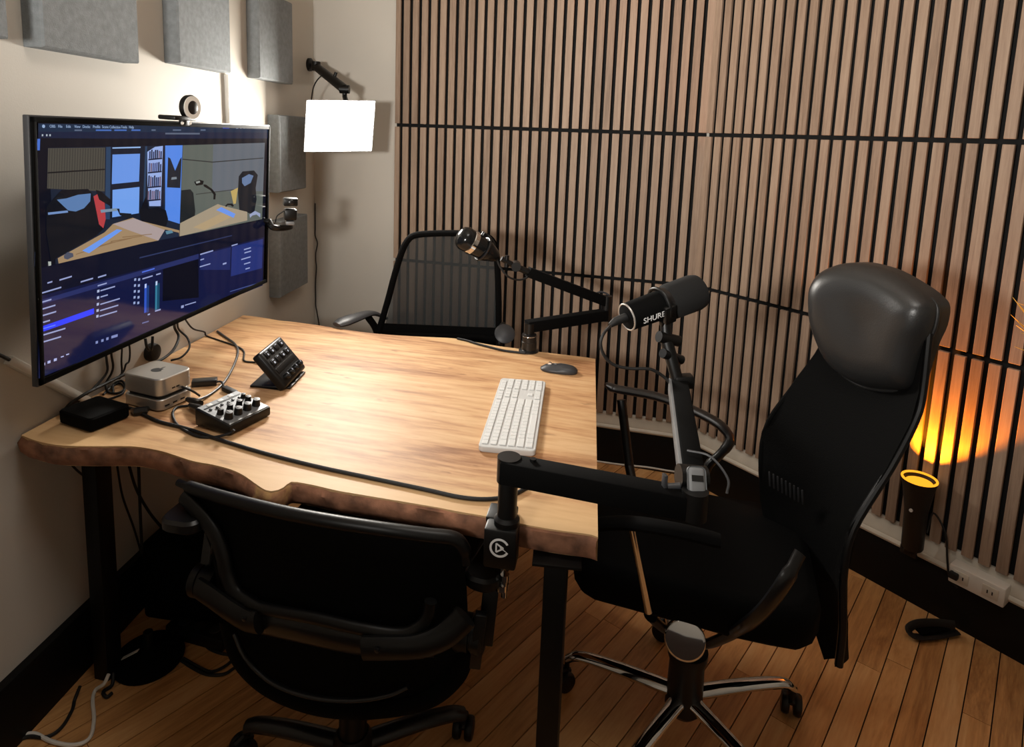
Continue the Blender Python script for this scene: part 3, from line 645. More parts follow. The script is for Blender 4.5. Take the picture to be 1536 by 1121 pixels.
mb = MB(); mb.tube(catmull([c + ex * (hx - .002) + ey * .016 + V((0, 0, .045)), c + ex * (hx + .018) + ey * .016 + V((0, 0, .043)), c + ex * (hx + .026) + ey * .03 + V((0, 0, .03)), c + ex * (hx + .022) + ey * .05 + V((0, 0, .012))], 5), .003, 8); o = mb.build('plug_cable', 'rubber'); tag(o, 'short black cable plugged into the front of the silver computer', 'cable')
# black square box
c, hx, hy, an = footprint((93, 637), (142, 653), (191, 625))
bx_ = thing('set_top_box', (c.x, c.y, ZT), 'black rounded square box at the table corner by the wall', 'device')
mb = MB(); puck(mb, c.x, c.y, hx, hy, .012, an, ZT + .002, ZT + .035, .004); mb.build('case', 'matte', bx_)
mb = MB(); puck(mb, c.x, c.y, hx - .012, hy - .012, .01, an, ZT, ZT + .003, .0005); mb.build('foot_pad', 'rubber', bx_)
mb = MB(); rr = rotz(an); mb.box(c + rr @ V((-hx * .6, hy + .008, .012)), (.02, .022, .012), rr, .002); mb.build('plug', 'grey', bx_)
# little adapter
a, b = T_(287, 582), T_(325, 579)
ad_ = thing('video_adapter', ((a.x + b.x) / 2, (a.y + b.y) / 2, ZT), 'small flat black adapter lying right behind the silver computer', 'adapter')
d = (b - a).normalized(); nn = V((-d.y, d.x, 0)); cc_ = (a + b) / 2 + nn * .014; ra = Matrix((d, nn, V((0, 0, 1)))).transposed()
mb = MB(); mb.box(V((cc_.x, cc_.y, ZT + .0085)), ((b - a).length, .03, .017), ra, .002); mb.build('case', 'satin', ad_)
mb = MB(); mb.tube(catmull([b + nn * .014 + V((0, 0, .007)), b + nn * .01 + d * .012 + V((0, 0, .006)), T_(337, 583, .006)], 4), .003, 8); mb.build('pigtail', 'rubber', ad_)
mb = MB(); mb.bar(T_(336, 582, .007), T_(353, 590, .007), .016, .012); o = mb.build('plug', 'rubber', ad_)
# key pad with dials on a stand (faces the right end of the table)
A_, B_ = T_(431, 588), T_(460, 557); wdir = (B_ - A_).normalized(); 
mid_ = (A_ + B_) / 2; back = V((wdir.y, -wdir.x, 0)); back = back if back.x < 0 else -back
tilt = R(50); upv = back * math.cos(tilt) + V((0, 0, math.sin(tilt))); fn = wdir.cross(upv); fn = fn if fn.x > 0 else -fn
FW, FH = .158, .122
sd = thing('control_pad', (mid_.x, mid_.y, ZT), 'black key pad with dials leaning on a stand beside the mixer', 'control pad')
O = V((mid_.x, mid_.y, ZT + .014))
rs = Matrix((wdir, upv, fn)).transposed()
if rs.determinant() < 0: rs = Matrix((-wdir, upv, fn)).transposed()
def FP(u, v_, o=0): return O + wdir * (u * FW / 2) + upv * (v_ * FH) + fn * o
mb = MB(); mb.box(FP(0, .5, -.014), (FW, FH, .028), rs, .007, 3); mb.build('case', 'plastic', sd)
mb = MB(); mb.prism([FP(-.92, .0, -.02), FP(.92, .0, -.02), O + wdir * .06 + back * .10 + V((0, 0, -.012)), O - wdir * .06 + back * .10 + V((0, 0, -.012))], (0, 0, -.002)); 
mb.box(O + back * .055 + V((0, 0, -.0105)), (.125, .115, .006), Matrix((wdir, wdir.cross(V((0, 0, 1))), V((0, 0, 1)))).transposed(), .002); mb.build('stand', 'plastic', sd)
mb = MB(); mb.box(FP(0, .42, .0005), (FW * .84, FH * .13, .002), rs, .0005); mb.build('touch_strip', 'satin', sd)
for r_ in range(2):
    for k in range(4):
        p = FP(-.63 + k * .42, .86 - r_ * .235, .001); mb = MB(); mb.box(p, (.021, .019, .004), rs, .0012); ko = mb.build('key', 'satin', sd)
        mb = MB(); q = FP(-.63 + k * .42, .86 - r_ * .235 + .05, .0032); mb.box(q, (.009, .0022, .0006), rs); 
        q = FP(-.63 + k * .42, .86 - r_ * .235 - .02, .0032)
        if (k + r_) % 3 != 2: mb.box(q, (.004 + .003 * ((k + r_) % 2), .006, .0006), rs)
        mb.build('key_icon', 'keylit', ko)
for k in range(4):
    p = FP(-.63 + k * .42, .19, 0); mb = MB(); mb.lathe([(.0095, 0), (.0095, .010), (.0085, .012), (.002, .0122)], p, fn, 20); kn = mb.build('dial', 'plastic', sd)
    mb = MB(); mb.box(p + fn * .0125 + upv * .004, (.0015, .006, .0006), rs); mb.build('pointer', 'keylit', kn)
# mixer
c, hx, hy, an = footprint((298, 641), (351, 657), (401, 623)); 
mx_ = thing('mixer', (c.x, c.y, ZT), 'compact silver-faced audio mixer with black knobs near the front edge', 'mixer')
rr = rotz(an); ex, ey = rr @ V((1, 0, 0)), rr @ V((0, 1, 0)); C0 = V((c.x, c.y, 0))
def MP(u, v_, z): return C0 + ex * (u * hx) + ey * (v_ * hy) + V((0, 0, z))
# front (dial) edge is low, cable edge is high
zf, zk = ZT + .026, ZT + .046
zs = lambda u, v_: zf + (zk - zf) * (-u * .5 + .5)
mb = MB()
lo_ = [MP(u, v_, ZT + .002) for u, v_ in ((-1, -1), (1, -1), (1, 1), (-1, 1))]; hi_ = [MP(u, v_, zs(u, v_)) for u, v_ in ((-1, -1), (1, -1), (1, 1), (-1, 1))]
mb.loft([lo_, hi_]); es = list(mb.b.edges); bmesh.ops.bevel(mb.b, geom=es, offset=.005, segments=2, affect='EDGES', profile=.5); mb.build('case', 'plastic', mx_)
mb = MB(); mb.prism([MP(u, v_, zs(u, v_) - .0005) for u, v_ in ((-.92, -.92), (.92, -.92), (.92, .92), (-.92, .92))], (0, 0, .0015)); mb.build('face_plate', 'silver', mx_)
su = (MP(1, 0, zs(1, 0)) - MP(-1, 0, zs(-1, 0))).normalized(); sn = ey.cross(su); sn = sn if sn.z > 0 else -sn; rm = Matrix((su, sn.cross(su), sn)).transposed()
def knob(u, v_, r, h, nm='knob'):
    p = MP(u, v_, zs(u, v_)); mb = MB(); mb.lathe([(r * 1.1, 0), (r, .004), (r * .85, h), (.001, h + .0005)], p, sn, 16); ko = mb.build(nm, 'plastic', mx_)
    mb = MB(); mb.box(p + sn * (h + .0006) - su * r * .35, (r * .9, .0012, .0006), rm); mb.build('pointer', 'print', ko)
for k in range(4): knob(.52, -.66 + k * .44, .0098, .018)
for k in range(4): knob(.05, -.66 + k * .44, .0078, .015)
knob(-.3, .72, .006, .012)
mb = MB(); mb.box(MP(-.62, 0, zs(-.62, 0) + .001), (.004, hy * 1.7, .002), rm, .0003); mb.build('black_strip', 'rubber', mx_)
for k in range(3):
    mb = MB(); mb.box(MP(-.76, -.5 + k * .5, zs(-.76, 0) + .001), (.010, .014, .002), rm, .0005); mb.build('button', 'keycap', mx_)
for k in range(6):
    mb = MB(); mb.box(MP(-.42 + .06 * (k % 2), -.72 + k * .26, zs(-.42, 0) + .002), (.006, .006, .005), rm, .001); mb.build('button', 'plastic' if k % 2 else 'darkgrey', mx_)
# cable plugs behind the mixer
for k, (a, b) in enumerate((((285, 608), (306, 616)), ((281, 599), (300, 606)))):
    mb = MB(); mb.tube([T_(*a, .012), T_(*(((a[0] + b[0]) / 2), (a[1] + b[1]) / 2), .015), T_(*b, .018)], [.006, .0095, .0095], 12); o = mb.build('audio_plug', 'satin')
    tag(o, ('long black audio plug pushed into the mixer, lower of the two', 'long black audio plug pushed into the mixer, upper of the two')[k], 'plug')
# keyboard
kc = V((.0532, 1.6011, 0)); ka = R(83.29); kl = hd(ka); kw = V((math.sin(ka), -math.cos(ka), 0)); KL, KW = .430, .132
kb = thing('keyboard', (kc.x, kc.y, ZT), 'pale grey full-size keyboard lying near the right end of the table', 'keyboard')
rk = Matrix((kl, -kw, V((0, 0, 1)))).transposed()
mb = MB(); mb.loft([rounded(kc.x, kc.y, KL / 2 - .002, KW / 2 - .002, .01, ka, ZT + .0), rounded(kc.x, kc.y, KL / 2, KW / 2, .011, ka, ZT + .003), rounded(kc.x, kc.y, KL / 2, KW / 2, .011, ka, ZT + .013), rounded(kc.x, kc.y, KL / 2 - .0015, KW / 2 - .0015, .01, ka, ZT + .0145)]); mb.build('case', 'keywhite', kb)
kb_rows = [[1] * 14 + [0.35] + [1, 1, 1] + [.35] + [1] * 4, [1] * 13 + [2] + [.35] + [1, 1, 1] + [.35] + [1] * 4, [1.5] + [1] * 12 + [1.5] + [.35] + [1, 1, 1] + [.35] + [1] * 4, [1.8] + [1] * 11 + [2.2] + [.35, -3, .35] + [1] * 4, [2.3] + [1] * 10 + [2.7] + [.35, -1, 1, -1, .35] + [1] * 4, [1.25, 1.25, 1.25, 6.1, 1.25, 1.25, 1.25, 1.4] + [.35, 1, 1, 1, .35] + [2, 1, 1]]
key_me = {}
U = .0182
for r_, row in enumerate(kb_rows):
    x = 0
    for kz in row:
        if kz == .35: x += .35; continue
        if kz < 0: x += -kz; continue
        q = round(kz, 2)
        if q not in key_me:
            m_ = MB(); m_.box((0, 0, .0015), (q * U - .0022, (.0145 if r_ == 0 else .0163), .003), None, .0012, 1); key_me[q] = m_.mesh('key', 'keycap', 30)
        p = kc + kl * (-KL / 2 + .011 + (x + kz / 2) * U) - kw * (KW / 2 - .0135 - r_ * .0205)
        o = link('key', key_me[q], kb, (p.x, p.y, ZT + .0142)); o.rotation_euler = (0, 0, ka); x += kz
# mouse
mc = (T_(811, 556) + T_(867, 563)) / 2 + V((0, .012, 0)); md_ = (T_(867, 563) - T_(811, 556)); ma = math.atan2(md_.y, md_.x); hl = md_.length / 2
mo = thing('mouse', (mc.x, mc.y, ZT), 'dark grey wireless mouse by the back right corner of the table', 'mouse')
rings = []
for z, k in ((.0, .93), (.003, .99), (.008, 1.0)): rings.append([V((mc.x, mc.y, ZT + z)) + rotz(ma) @ V((math.copysign(abs(math.cos(t)) ** .75, math.cos(t)) * hl * k, math.copysign(abs(math.sin(t)) ** .75, math.sin(t)) * .026 * k, 0)) for t in [i * math.pi / 16 for i in range(32)]])
for s_, h in ((.94, .0135), (.8, .019), (.55, .0225), (.25, .0235)): rings.append([V((mc.x, mc.y, ZT)) + rotz(ma) @ V((math.copysign(abs(math.cos(t)) ** .75, math.cos(t)) * hl * s_ + .004 * (1 - s_), math.copysign(abs(math.sin(t)) ** .75, math.sin(t)) * .026 * s_, h - .004 * (math.cos(t) < 0) * s_)) for t in [i * math.pi / 16 for i in range(32)]])
mb = MB(); mb.loft(rings); mb.build('body', 'darkgrey', mo, 60)
mb = MB(); p = V((mc.x, mc.y, ZT + .0205)) + rotz(ma) @ V((-hl * .5, 0, 0)); mb.cyl(p - rotz(ma) @ V((0, .004, 0)), p + rotz(ma) @ V((0, .004, 0)), .006, None, 16); mb.build('scroll_wheel', 'chrome', mo)
mb = MB(); p = V((mc.x, mc.y, ZT + .0228)) + rotz(ma) @ V((-hl * .2, 0, 0)); mb.box(p, (.008, .005, .003), rotz(ma), .001); mb.build('button', 'grey', mo)
# cables on the table
def wall_side(p): 
    d = (p - LP).dot(NL); return p + NL * max(0, .012 - d)
def cable(px, r, name, label, m_='rubber', z=None):
    zz = r if z is None else z
    pts = [T_(x, y, zz) if not isinstance(h, float) else T_(x, y, h) for x, y, h in [(p + (None,))[:3] for p in px]]
    mb = MB(); mb.tube(catmull([wall_side(p) for p in pts], 5), r, 8); o = mb.build(name, m_); return tag(o, label, 'cable')
cable([(190, 611), (203, 615), (215, 622), (240, 633), (280, 643), (330, 660), (400, 681), (480, 701), (560, 718), (640, 735), (690, 746), (730, 749), (765, 744), (792, 731)], .0042, 'microphone_cable', 'long black cable trailing along the front edge to the near microphone arm')
cable([(282, 609), (266, 611), (259, 620), (264, 635), (278, 646), (298, 655), (322, 656), (345, 650, .012), (351, 645, .02)], .0033, 'loop_cable', 'black cable looping round the mixer in front of the silver computer')
cable([(326, 497), (340, 507), (352, 516), (357, 528), (350, 550), (335, 575), (315, 592), (296, 600, .010), (282, 600, .012)], .0036, 'grey_cable', 'grey sheathed cable curving from the wall past the adapter', 'darkgrey')
cable([(268, 462, .16), (266, 480, .09), (268, 492, .05), (290, 497, .02), (310, 504), (333, 512), (356, 520), (366, 528), (366, 541), (380, 543.5), (392, 543, .008)], .0028, 'pad_cable', 'thin black cable running from under the screen to the control pad')
cable([(262, 460, .2), (262, 478, .14), (262, 492, .09), (268, 505, .06), (262, 522, .04), (248, 536, .03), (225, 548, .035), (196, 558, .03), (160, 575, .028), (130, 590, .03), (108, 604, .02), (97, 613, .010), (93, 622, .006)], .0042, 'power_cable', 'thick black cable from under the screen to the table corner')
cable([(266, 462, .19), (266, 480, .13), (268, 494, .08), (281, 507, .05), (284, 522, .03), (272, 536, .015), (256, 541, .01)], .0032, 'rear_cable', 'black cable hanging in a loop behind the silver computer')
cable([(134, 520, .12), (131, 540, .08), (128, 556, .05), (124, 575, .03), (112, 596, .015), (104, 612, .006)], .0032, 'drop_cable', 'thin black cable dropping below the lower left screen corner')
cable([(170, 510, .14), (167, 530, .1), (164, 548, .06), (160, 560, .04), (152, 575, .02), (162, 588), (176, 590), (187, 583), (180, 575), (164, 580), (155, 592)], .003, 'tangled_cable', 'tangled black cable heaped left of the silver computer')
cable([(176, 505, .12), (172, 524, .08), (170, 540, .05), (178, 546, .045), (183, 556, .03), (178, 566, .02), (165, 566, .015), (160, 556, .03), (165, 541, .06), (172, 520, .1), (178, 500, .14)], .0026, 'coiled_cable', 'small coil of black cable hung under the screen edge')
cable([(160, 600), (172, 596), (184, 590), (188, 578, .006), (178, 571, .006), (166, 577, .006), (170, 590)], .003, 'loose_cable', 'loose black cable end beside the black square box')
p = T_(210, 616, .008); mb = MB(); mb.tube([T_(199, 615, .006), T_(206, 618, .009), T_(216, 617, .009), T_(221, 613, .006)], [.006, .012, .012, .006], 10); o = mb.build('cable_connector', 'satin'); tag(o, 'fat black cable connector between black box and silver computer', 'connector')
p = LW(224, 528, .03); mb = MB(); mb.lathe([(.026, 0), (.028, .008), (.024, .022), (.01, .026)], LW(224, 528, .0), NL, 24); mb.tube(catmull([LW(218, 508, .03), LW(220, 520, .035), LW(224, 526, .03)], 4), .004, 8); mb.tube(catmull([LW(229, 505, .03), LW(228, 520, .035), LW(226, 526, .03)], 4), .004, 8); o = mb.build('power_plug', 'rubber'); tag(o, 'round black plug on the wall under the screen', 'plug')
cable([(686, 508), (700, 511), (716, 516), (735, 521), (756, 526), (775, 528.5), (788, 530)], .004, 'far_cable', 'black cable lying along the back edge to the far microphone arm')

# ================================================================== FAR MICROPHONE ARM
B0 = T_(793, 527); Y0 = B0.y
fa = thing('microphone_boom', (B0.x, B0.y, ZT), 'black jointed microphone arm clamped at the back edge holding a shiny microphone', 'microphone arm')
mb = MB(); mb.lathe([(.034, .0), (.034, .004), (.026, .008), (.026, .035), (.0245, .036), (.0245, .06), (.02, .062)], B0, (0, 0, 1), 28); mb.build('clamp', 'satin', fa)
mb = MB(); mb.torus(B0 + V((0, 0, .055)), (0, 0, 1), .0250, .0012); mb.build('clamp_ring', 'chrome', fa)
L0 = dep(795, 490, Y0); L1 = dep(909, 472, Y0 + .13); U0 = dep(908, 452, Y0 + .13); U1 = dep(792, 408, Y0 + .05)
mb = MB(); mb.cyl(B0 + V((0, 0, .06)), V((B0.x, B0.y, L0.z + .012)), .017); mb.build('post', 'plastic', fa)
mb = MB(); mb.bar(V((B0.x, B0.y, L0.z)) - V((.01, 0, 0)), L1, .036, .038); mb.build('lower_arm', 'matte', fa)
mb = MB(); mb.cyl(V((L1.x, L1.y, L1.z - .022)), V((L1.x, L1.y, U0.z + .02)), .018); mb.build('elbow', 'plastic', fa)
mb = MB(); mb.bar(U0, U1, .032, .034); mb.build('upper_arm', 'matte', fa)
U2 = dep(752, 388, Y0 + .03)
mb = MB(); mb.tube([U1, U1.lerp(U2, .5) + V((0, 0, -.003)), U2], [.012, .010, .009], 10); mb.cyl(U1.lerp(U2, .45) - V((0, .02, 0)), U1.lerp(U2, .45) + V((0, .02, 0)), .016); mb.cyl(U1.lerp(U2, .8) + V((0, 0, -.02)), U1.lerp(U2, .8) + V((0, 0, .02)), .008); mb.build('swivel', 'plastic', fa)
mb = MB(); mb.tube(catmull([dep(742, 380, Y0), dep(750, 400, Y0), dep(762, 415, Y0), dep(778, 420, Y0 + .02), dep(792, 415, Y0 + .04), dep(797, 402, Y0 + .05)], 6), .0035, 8); mb.tube(catmull([dep(712, 350, Y0 - .02), dep(730, 352, Y0), dep(741, 364, Y0), dep(743, 378, Y0)], 5), .003, 8); mb.build('cable', 'rubber', fa)
mb = MB(); mb.tube(catmull([dep(890, 442, Y0 + .13), dep(902, 438, Y0 + .14), dep(914, 444, Y0 + .14), dep(916, 456, Y0 + .13)], 5), .0035, 8); mb.build('elbow_cable', 'darkgrey', fa)
m0, m1 = dep(742, 384, Y0 - .0), dep(691, 354, Y0 - .05); mxd = (m1 - m0).normalized()
fm = thing('microphone', m0, 'shiny dark microphone at the tip of the far arm before the mesh chair', 'microphone')
Lm = (m1 - m0).length
mb = MB(); mb.lathe([(.015, -.01), (.022, 0), (.030, .02), (.036, .035), (.037, Lm * .62)], m0, mxd, 28); mb.build('body', 'gloss', fm)
mb = MB(); mb.lathe([(.0375, Lm * .62), (.041, Lm * .64), (.041, Lm * .74), (.0385, Lm * .76)], m0, mxd, 28); o = mb.build('chrome_band', 'chrome', fm); o['label'] = 'chrome band'
mb = MB(); mb.lathe([(.039, Lm * .74), (.040, Lm * .9), (.034, Lm * .99), (.02, Lm * 1.05), (.001, Lm * 1.07)], m0, mxd, 28); mb.build('grille', 'gloss', fm)
mb = MB(); a = m0 + mxd * Lm * .4 + V((0, 0, .036)); mb.cyl(a, a + V((.01, 0, .016)), .008); mb.torus(m0 + mxd * Lm * .35, mxd, .040, .004); mb.build('yoke', 'satin', fm)

# ================================================================== NEAR MICROPHONE ARM
N0 = dep(753, 805, 1.085)
na = thing('microphone_boom', (N0.x, N0.y, ZT), 'black jointed microphone arm clamped to the front edge with a round white logo', 'microphone arm')
hn = R(-10)
cy_ = N0.y
mb = MB(); rr = rotz(hn); mb.box(V((N0.x, cy_ + .018, (ZT + .012 + ZT - .065) / 2)), (.060, .046, .077), rr, .004, 2); mb.build('clamp', 'plastic', na)
mb = MB(); mb.box(V((N0.x, cy_ + .055, ZT + .008)), (.055, .05, .012), rr, .003); mb.build('clamp_jaw', 'plastic', na)
mb = MB(); q = V((N0.x + .004, cy_ + .04, ZT - .062)); mb.cyl(q + V((0, 0, -.06)), q + V((0, 0, .006)), .0055, None, 14); mb.lathe([(.013, 0), (.013, .012), (.006, .016)], q + V((0, 0, -.075)), (0, 0, 1), 16); mb.build('clamp_screw', 'chrome', na)
lg = V((N0.x, cy_ + .018, ZT - .022)) + rr @ V((0, -.0232, 0)); lm = frame4(lg, rr @ V((1, 0, 0)), (0, 0, 1))
mb = MB()
arc = []; w_, Ro = .0042, .0185
def ringseg(a0, a1, r0, r1, k=26):
    pts = [lm @ V((r1 * math.cos(R(a0 + (a1 - a0) * i / k)), r1 * math.sin(R(a0 + (a1 - a0) * i / k)), 0)) for i in range(k + 1)] + [lm @ V((r0 * math.cos(R(a1 + (a0 - a1) * i / k)), r0 * math.sin(R(a1 + (a0 - a1) * i / k)), 0)) for i in range(k + 1)]
    mb.prism(pts, lm.to_3x3() @ V((0, 0, .0006)))
ringseg(28, 332, .0145, .0185)
mb.prism([lm @ V(p) for p in ((.0163, -.0087, 0), (.0128, -.0068, 0), (.001, -.0005, 0), (.001, .003, 0))], lm.to_3x3() @ V((0, 0, .0006)))
for a, b in (((-.006, -.0085), (-.006, .0085)), ((-.006, .0085), (.0075, 0)), ((.0075, 0), (-.006, -.0085))):
    mb.bar(lm @ V((a[0], a[1], .0003)), lm @ V((b[0], b[1], .0003)), .0028, .0006, lm.to_3x3() @ V((0, 0, 1)), 0)
mb.build('logo', 'print', na)
P0 = V((N0.x + .008, cy_ + .02, ZT + .012)); ptop = dep(770, 703, P0.y).z
mb = MB(); mb.lathe([(.024, 0), (.024, .010), (.018, .016), (.018, ptop - P0.z - .005)], P0, (0, 0, 1), 28); mb.build('post', 'plastic', na)
Q0 = V((P0.x - .012, P0.y, ptop)); Q1 = dep(1052, 760, 1.01)
mb = MB(); mb.bar(Q0, Q1, .042, .043, (0, 0, 1), .003); mb.build('lower_arm', 'matte', na)
mb = MB(); mb.cyl(V((Q0.x + .012, Q0.y, ptop - .024)), V((Q0.x + .012, Q0.y, ptop + .023)), .0215); mb.cyl(V((Q0.x + .055, Q0.y - .01, ptop + .02)), V((Q0.x + .055, Q0.y - .01, ptop + .026)), .006); mb.build('swivel_cap', 'plastic', na)
J0 = dep(1041, 722, 1.03); J1 = dep(1019, 578, 1.42)
mb = MB(); mb.cyl(V((Q1.x - .012, Q1.y, Q1.z - .02)), V((Q1.x - .012, Q1.y, J0.z - .005)), .022); mb.build('elbow', 'plastic', na)
mb = MB(); mb.bar(J0 + (J1 - J0).normalized() * .02, J1, .036, .034, (0, 0, 1), .003); mb.build('upper_arm', 'matte', na)
ud = (J1 - J0).normalized(); us = V((ud.y, -ud.x, 0)).normalized()
mb = MB(); mb.bar(J0 + ud * .01 - us * .0215, J1 - us * .0215, .006, .030, (0, 0, 1), .001); mb.build('side_rail', 'grey', na)
jm = frame4(None, (1, .05, -.08), (.03, .55, .83)).to_3x3(); jn = jm @ V((0, 0, 1))
mb = MB(); mb.cyl(J0 - jm @ V((.024, 0, 0)) + V((0, .012, 0)), J0 + jm @ V((.024, 0, 0)) + V((0, .012, 0)), .021); mb.build('joint', 'plastic', na)
mb = MB(); mb.box(J0 + jn * .012, (.032, .046, .010), jm, .008, 3); mb.build('joint_plate', 'grey', na)
mb = MB(); mb.box(J0 + jn * .0175 + jm @ V((0, .003, 0)), (.020, .010, .001), jm); mb.build('label_window', 'rubber', na)
mb = MB(); mb.tube(catmull([J0 + V((.0, .05, .03)), J0 + V((.035, .03, .03)), J0 + V((.055, -.005, .01)), J0 + V((.052, -.015, -.012))], 6), .0022, 8); o = mb.build('elbow_cable', 'darkgrey', na)
mb = MB(); mb.cyl(J0 + V((-.045, .0, -.012)), J0 + V((-.02, 0, -.01)), .006); mb.box(J0 + V((-.05, 0, -.012)), (.006, .012, .045), rotz(.2), .001); mb.build('tension_screw', 'darkgrey', na)
K1 = dep(1000, 512, 1.44); K2 = dep(998, 486, 1.45)
mb = MB(); mb.bar(J1 + V((-.012, 0, .008)), J1 + V((.03, 0, .012)), .03, .03, (0, 0, 1), .004); mb.tube([J1 + V((-.005, 0, .01)), K1, K2], [.014, .015, .012], 12); mb.cyl(dep(994, 530, 1.42), dep(1022, 540, 1.45), .011); mb.cyl(dep(988, 505, 1.43), dep(1018, 512, 1.45), .013); mb.build('tip_joint', 'plastic', na)
a, b = dep(940, 476, 1.42), dep(1047, 437, 1.50); ad = (b - a).normalized(); Lm = (b - a).length
nm = thing('microphone', a, 'black broadcast microphone with white maker lettering on the near arm', 'microphone')
mb = MB(); mb.lathe([(.022, -.002), (.030, 0), (.032, .003), (.034, Lm * .44), (.035, Lm * .47)], a, ad, 32); mb.build('body', 'matte', nm)
mb = MB(); mb.lathe([(.0355, Lm * .44), (.037, Lm * .455), (.037, Lm * .54), (.036, Lm * .56)], a, ad, 32); mb.build('collar', 'satin', nm)
mb = MB(); mb.lathe([(.037, Lm * .54), (.0425, Lm * .58), (.0435, Lm * .93), (.040, Lm * 1.0), (.03, Lm * 1.02), (.001, Lm * 1.025)], a, ad, 32); o = mb.build('foam_windscreen', 'felt', nm)
mb = MB(); mb.torus(a + ad * .001, ad, .0305, .0022); mb.build('rear_ring', 'alu', nm)
vd = (V((0, 0, EYE)) - (a + b) / 2).normalized(); sdn = (vd - ad * vd.dot(ad)).normalized(); dn = ad.cross(sdn); dn = dn if dn.z < 0 else -dn
tn = (sdn * .78 + dn * .62).normalized()
text_mesh('lettering', 'SHURE', .020, 'print', nm, frame4(a + ad * (Lm * .10) + tn * .0352, ad, -(dn - tn * dn.dot(tn)) if False else (tn.cross(ad))), .0004)
mb = MB(); yk = a + ad * Lm * .45
mb.bar(yk + dn * .035, K2, .03, .012, sdn, .003); mb.torus(yk, ad, .041, .004); mb.bar(yk + sdn * .038 + dn * .01, K2 + sdn * .02, .012, .03, ad, .003); mb.build('yoke', 'plastic', nm)
mb = MB(); mb.tube([a - ad * .001, a - ad * .03, a - ad * .045 - V((0, 0, .005))], [.0105, .0095, .006], 14); mb.tube(catmull([a - ad * .04 - V((0, 0, .004)), dep(906, 500, 1.42), dep(901, 515, 1.42), dep(906, 533, 1.42), dep(920, 547, 1.42), dep(945, 553, 1.42), dep(975, 554, 1.42), dep(995, 565, 1.42), dep(1010, 580, 1.41)], 6), .0037, 8); mb.build('cable', 'rubber', nm)

# ================================================================== BACK MESH CHAIR (behind the table)
PB = V((-.2, 2.46, 0)); AB = R(-6); NB = V((math.sin(AB), -math.cos(AB), 0))
def BP(x, y, off=0): return on(x, y, PB + NB * off, AB)
bc = thing('mesh_office_chair', (-.2, 2.3, 0), 'black office chair with sheer mesh back behind the table before the slats', 'office chair')
out_px = [(566, 505), (571, 488), (582, 450), (592, 412), (602, 380), (610, 363), (620, 354), (640, 351), (675, 350), (712, 351), (730, 355), (740, 364), (745, 385), (747, 420), (748, 460), (748, 508)]
def curve_off(x): return -.05 * (1 - ((x - 660) / 95) ** 2)
ol = [BP(x, y, .0) for x, y in out_px]
mb = MB(); mb.tube(catmull([BP(x, y, curve_off(x) + .05) for x, y in out_px], 4), .0125, 10); fo = mb.build('back_frame', 'matte', bc)
def chair_grid(rows, N=12, off=0):
    return [[BP(l + (r - l) * i / N, yl + (yr - yl) * i / N, curve_off(l + (r - l) * i / N) + .05 + off) for i in range(N + 1)] for l, yl, r, yr in rows]
g = chair_grid([(573, 520, 747, 520), (577, 490, 747, 490), (588, 445, 746, 445), (598, 405, 745, 405), (607, 375, 742, 375), (616, 360, 735, 360), (624, 355, 726, 355)])
mb = MB(); mb.loft(g, False, False); mb.build('back_mesh', 'sheer', bc)
g = chair_grid([(570, 506, 748, 512), (576, 485, 748, 492)], 12, .004)
mb = MB(); mb.loft(g, False, False); mb.build('lumbar_band', 'backmesh', bc)
zb_ = BP(660, 505).z
sc_ = V((-.2, 2.24, 0))
mb = MB(); puck(mb, sc_.x, sc_.y, .25, .23, .08, AB, .43, .50, .02); mb.build('seat', 'backmesh', bc)
mb = MB(); mb.bar(BP(610, 515, 0), V((sc_.x - .15, sc_.y + .2, .44)), .03, .02); mb.bar(BP(705, 515, 0), V((sc_.x + .15, sc_.y + .2, .44)), .03, .02); mb.bar(BP(572, 505, .05), BP(748, 510, .05), .03, .03); mb.build('back_support', 'matte', bc)
mb = MB(); mb.cyl(V((sc_.x, sc_.y, .10)), V((sc_.x, sc_.y, .43)), .028); mb.build('gas_lift', 'plastic', bc)
def star_base(t, cx, cy, ang0, rad, m_, z=.10, chrome=False, r0=.024, r1=.016, drop=.03, casters=True):
    for k in range(5):
        a = ang0 + k * 2 * math.pi / 5; d = V((math.cos(a), math.sin(a), 0)); c0 = V((cx, cy, z + .01))
        mb = MB(); mb.tube(catmull([c0 + d * .02, c0 + d * (rad * .55) + V((0, 0, .0)), c0 + d * (rad * .88) + V((0, 0, -.008)), c0 + d * rad + V((0, 0, -drop))], 5), [r0 + (r1 - r0) * i / 15 for i in range(16)], 12, True, .8); lg_ = mb.build('leg', m_, t)
        if casters:
            e = c0 + d * rad; ca = a + 1.0; sd_ = V((-math.sin(ca), math.cos(ca), 0)); fd = V((math.cos(ca), math.sin(ca), 0)); w0 = V((e.x, e.y, .0275)) + fd * .012
            mb = MB(); mb.cyl(V((e.x, e.y, .05)), V((e.x, e.y, z - drop + .012)), .007, None, 10)
            for q in (-1, 1): mb.lathe([(.012, -.011), (.0235, -.009), (.0265, -.004), (.0265, .004), (.0235, .009), (.012, .011)], w0 + sd_ * (q * .0145), sd_, 18)
            mb.tube([w0 + fd * .018 + V((0, 0, .018)), w0 + V((0, 0, .026)), w0 - fd * .02 + V((0, 0, .014))], .009, 8)
            mb.build('caster', 'plastic', t)
    mb = MB(); mb.lathe([(.034, z - .035), (.045, z - .02), (.042, z + .03), (.034, z + .045)], (cx, cy, 0), (0, 0, 1), 24); mb.build('hub', 'plastic', t)
star_base(bc, sc_.x, sc_.y, R(20), .29, 'plastic')
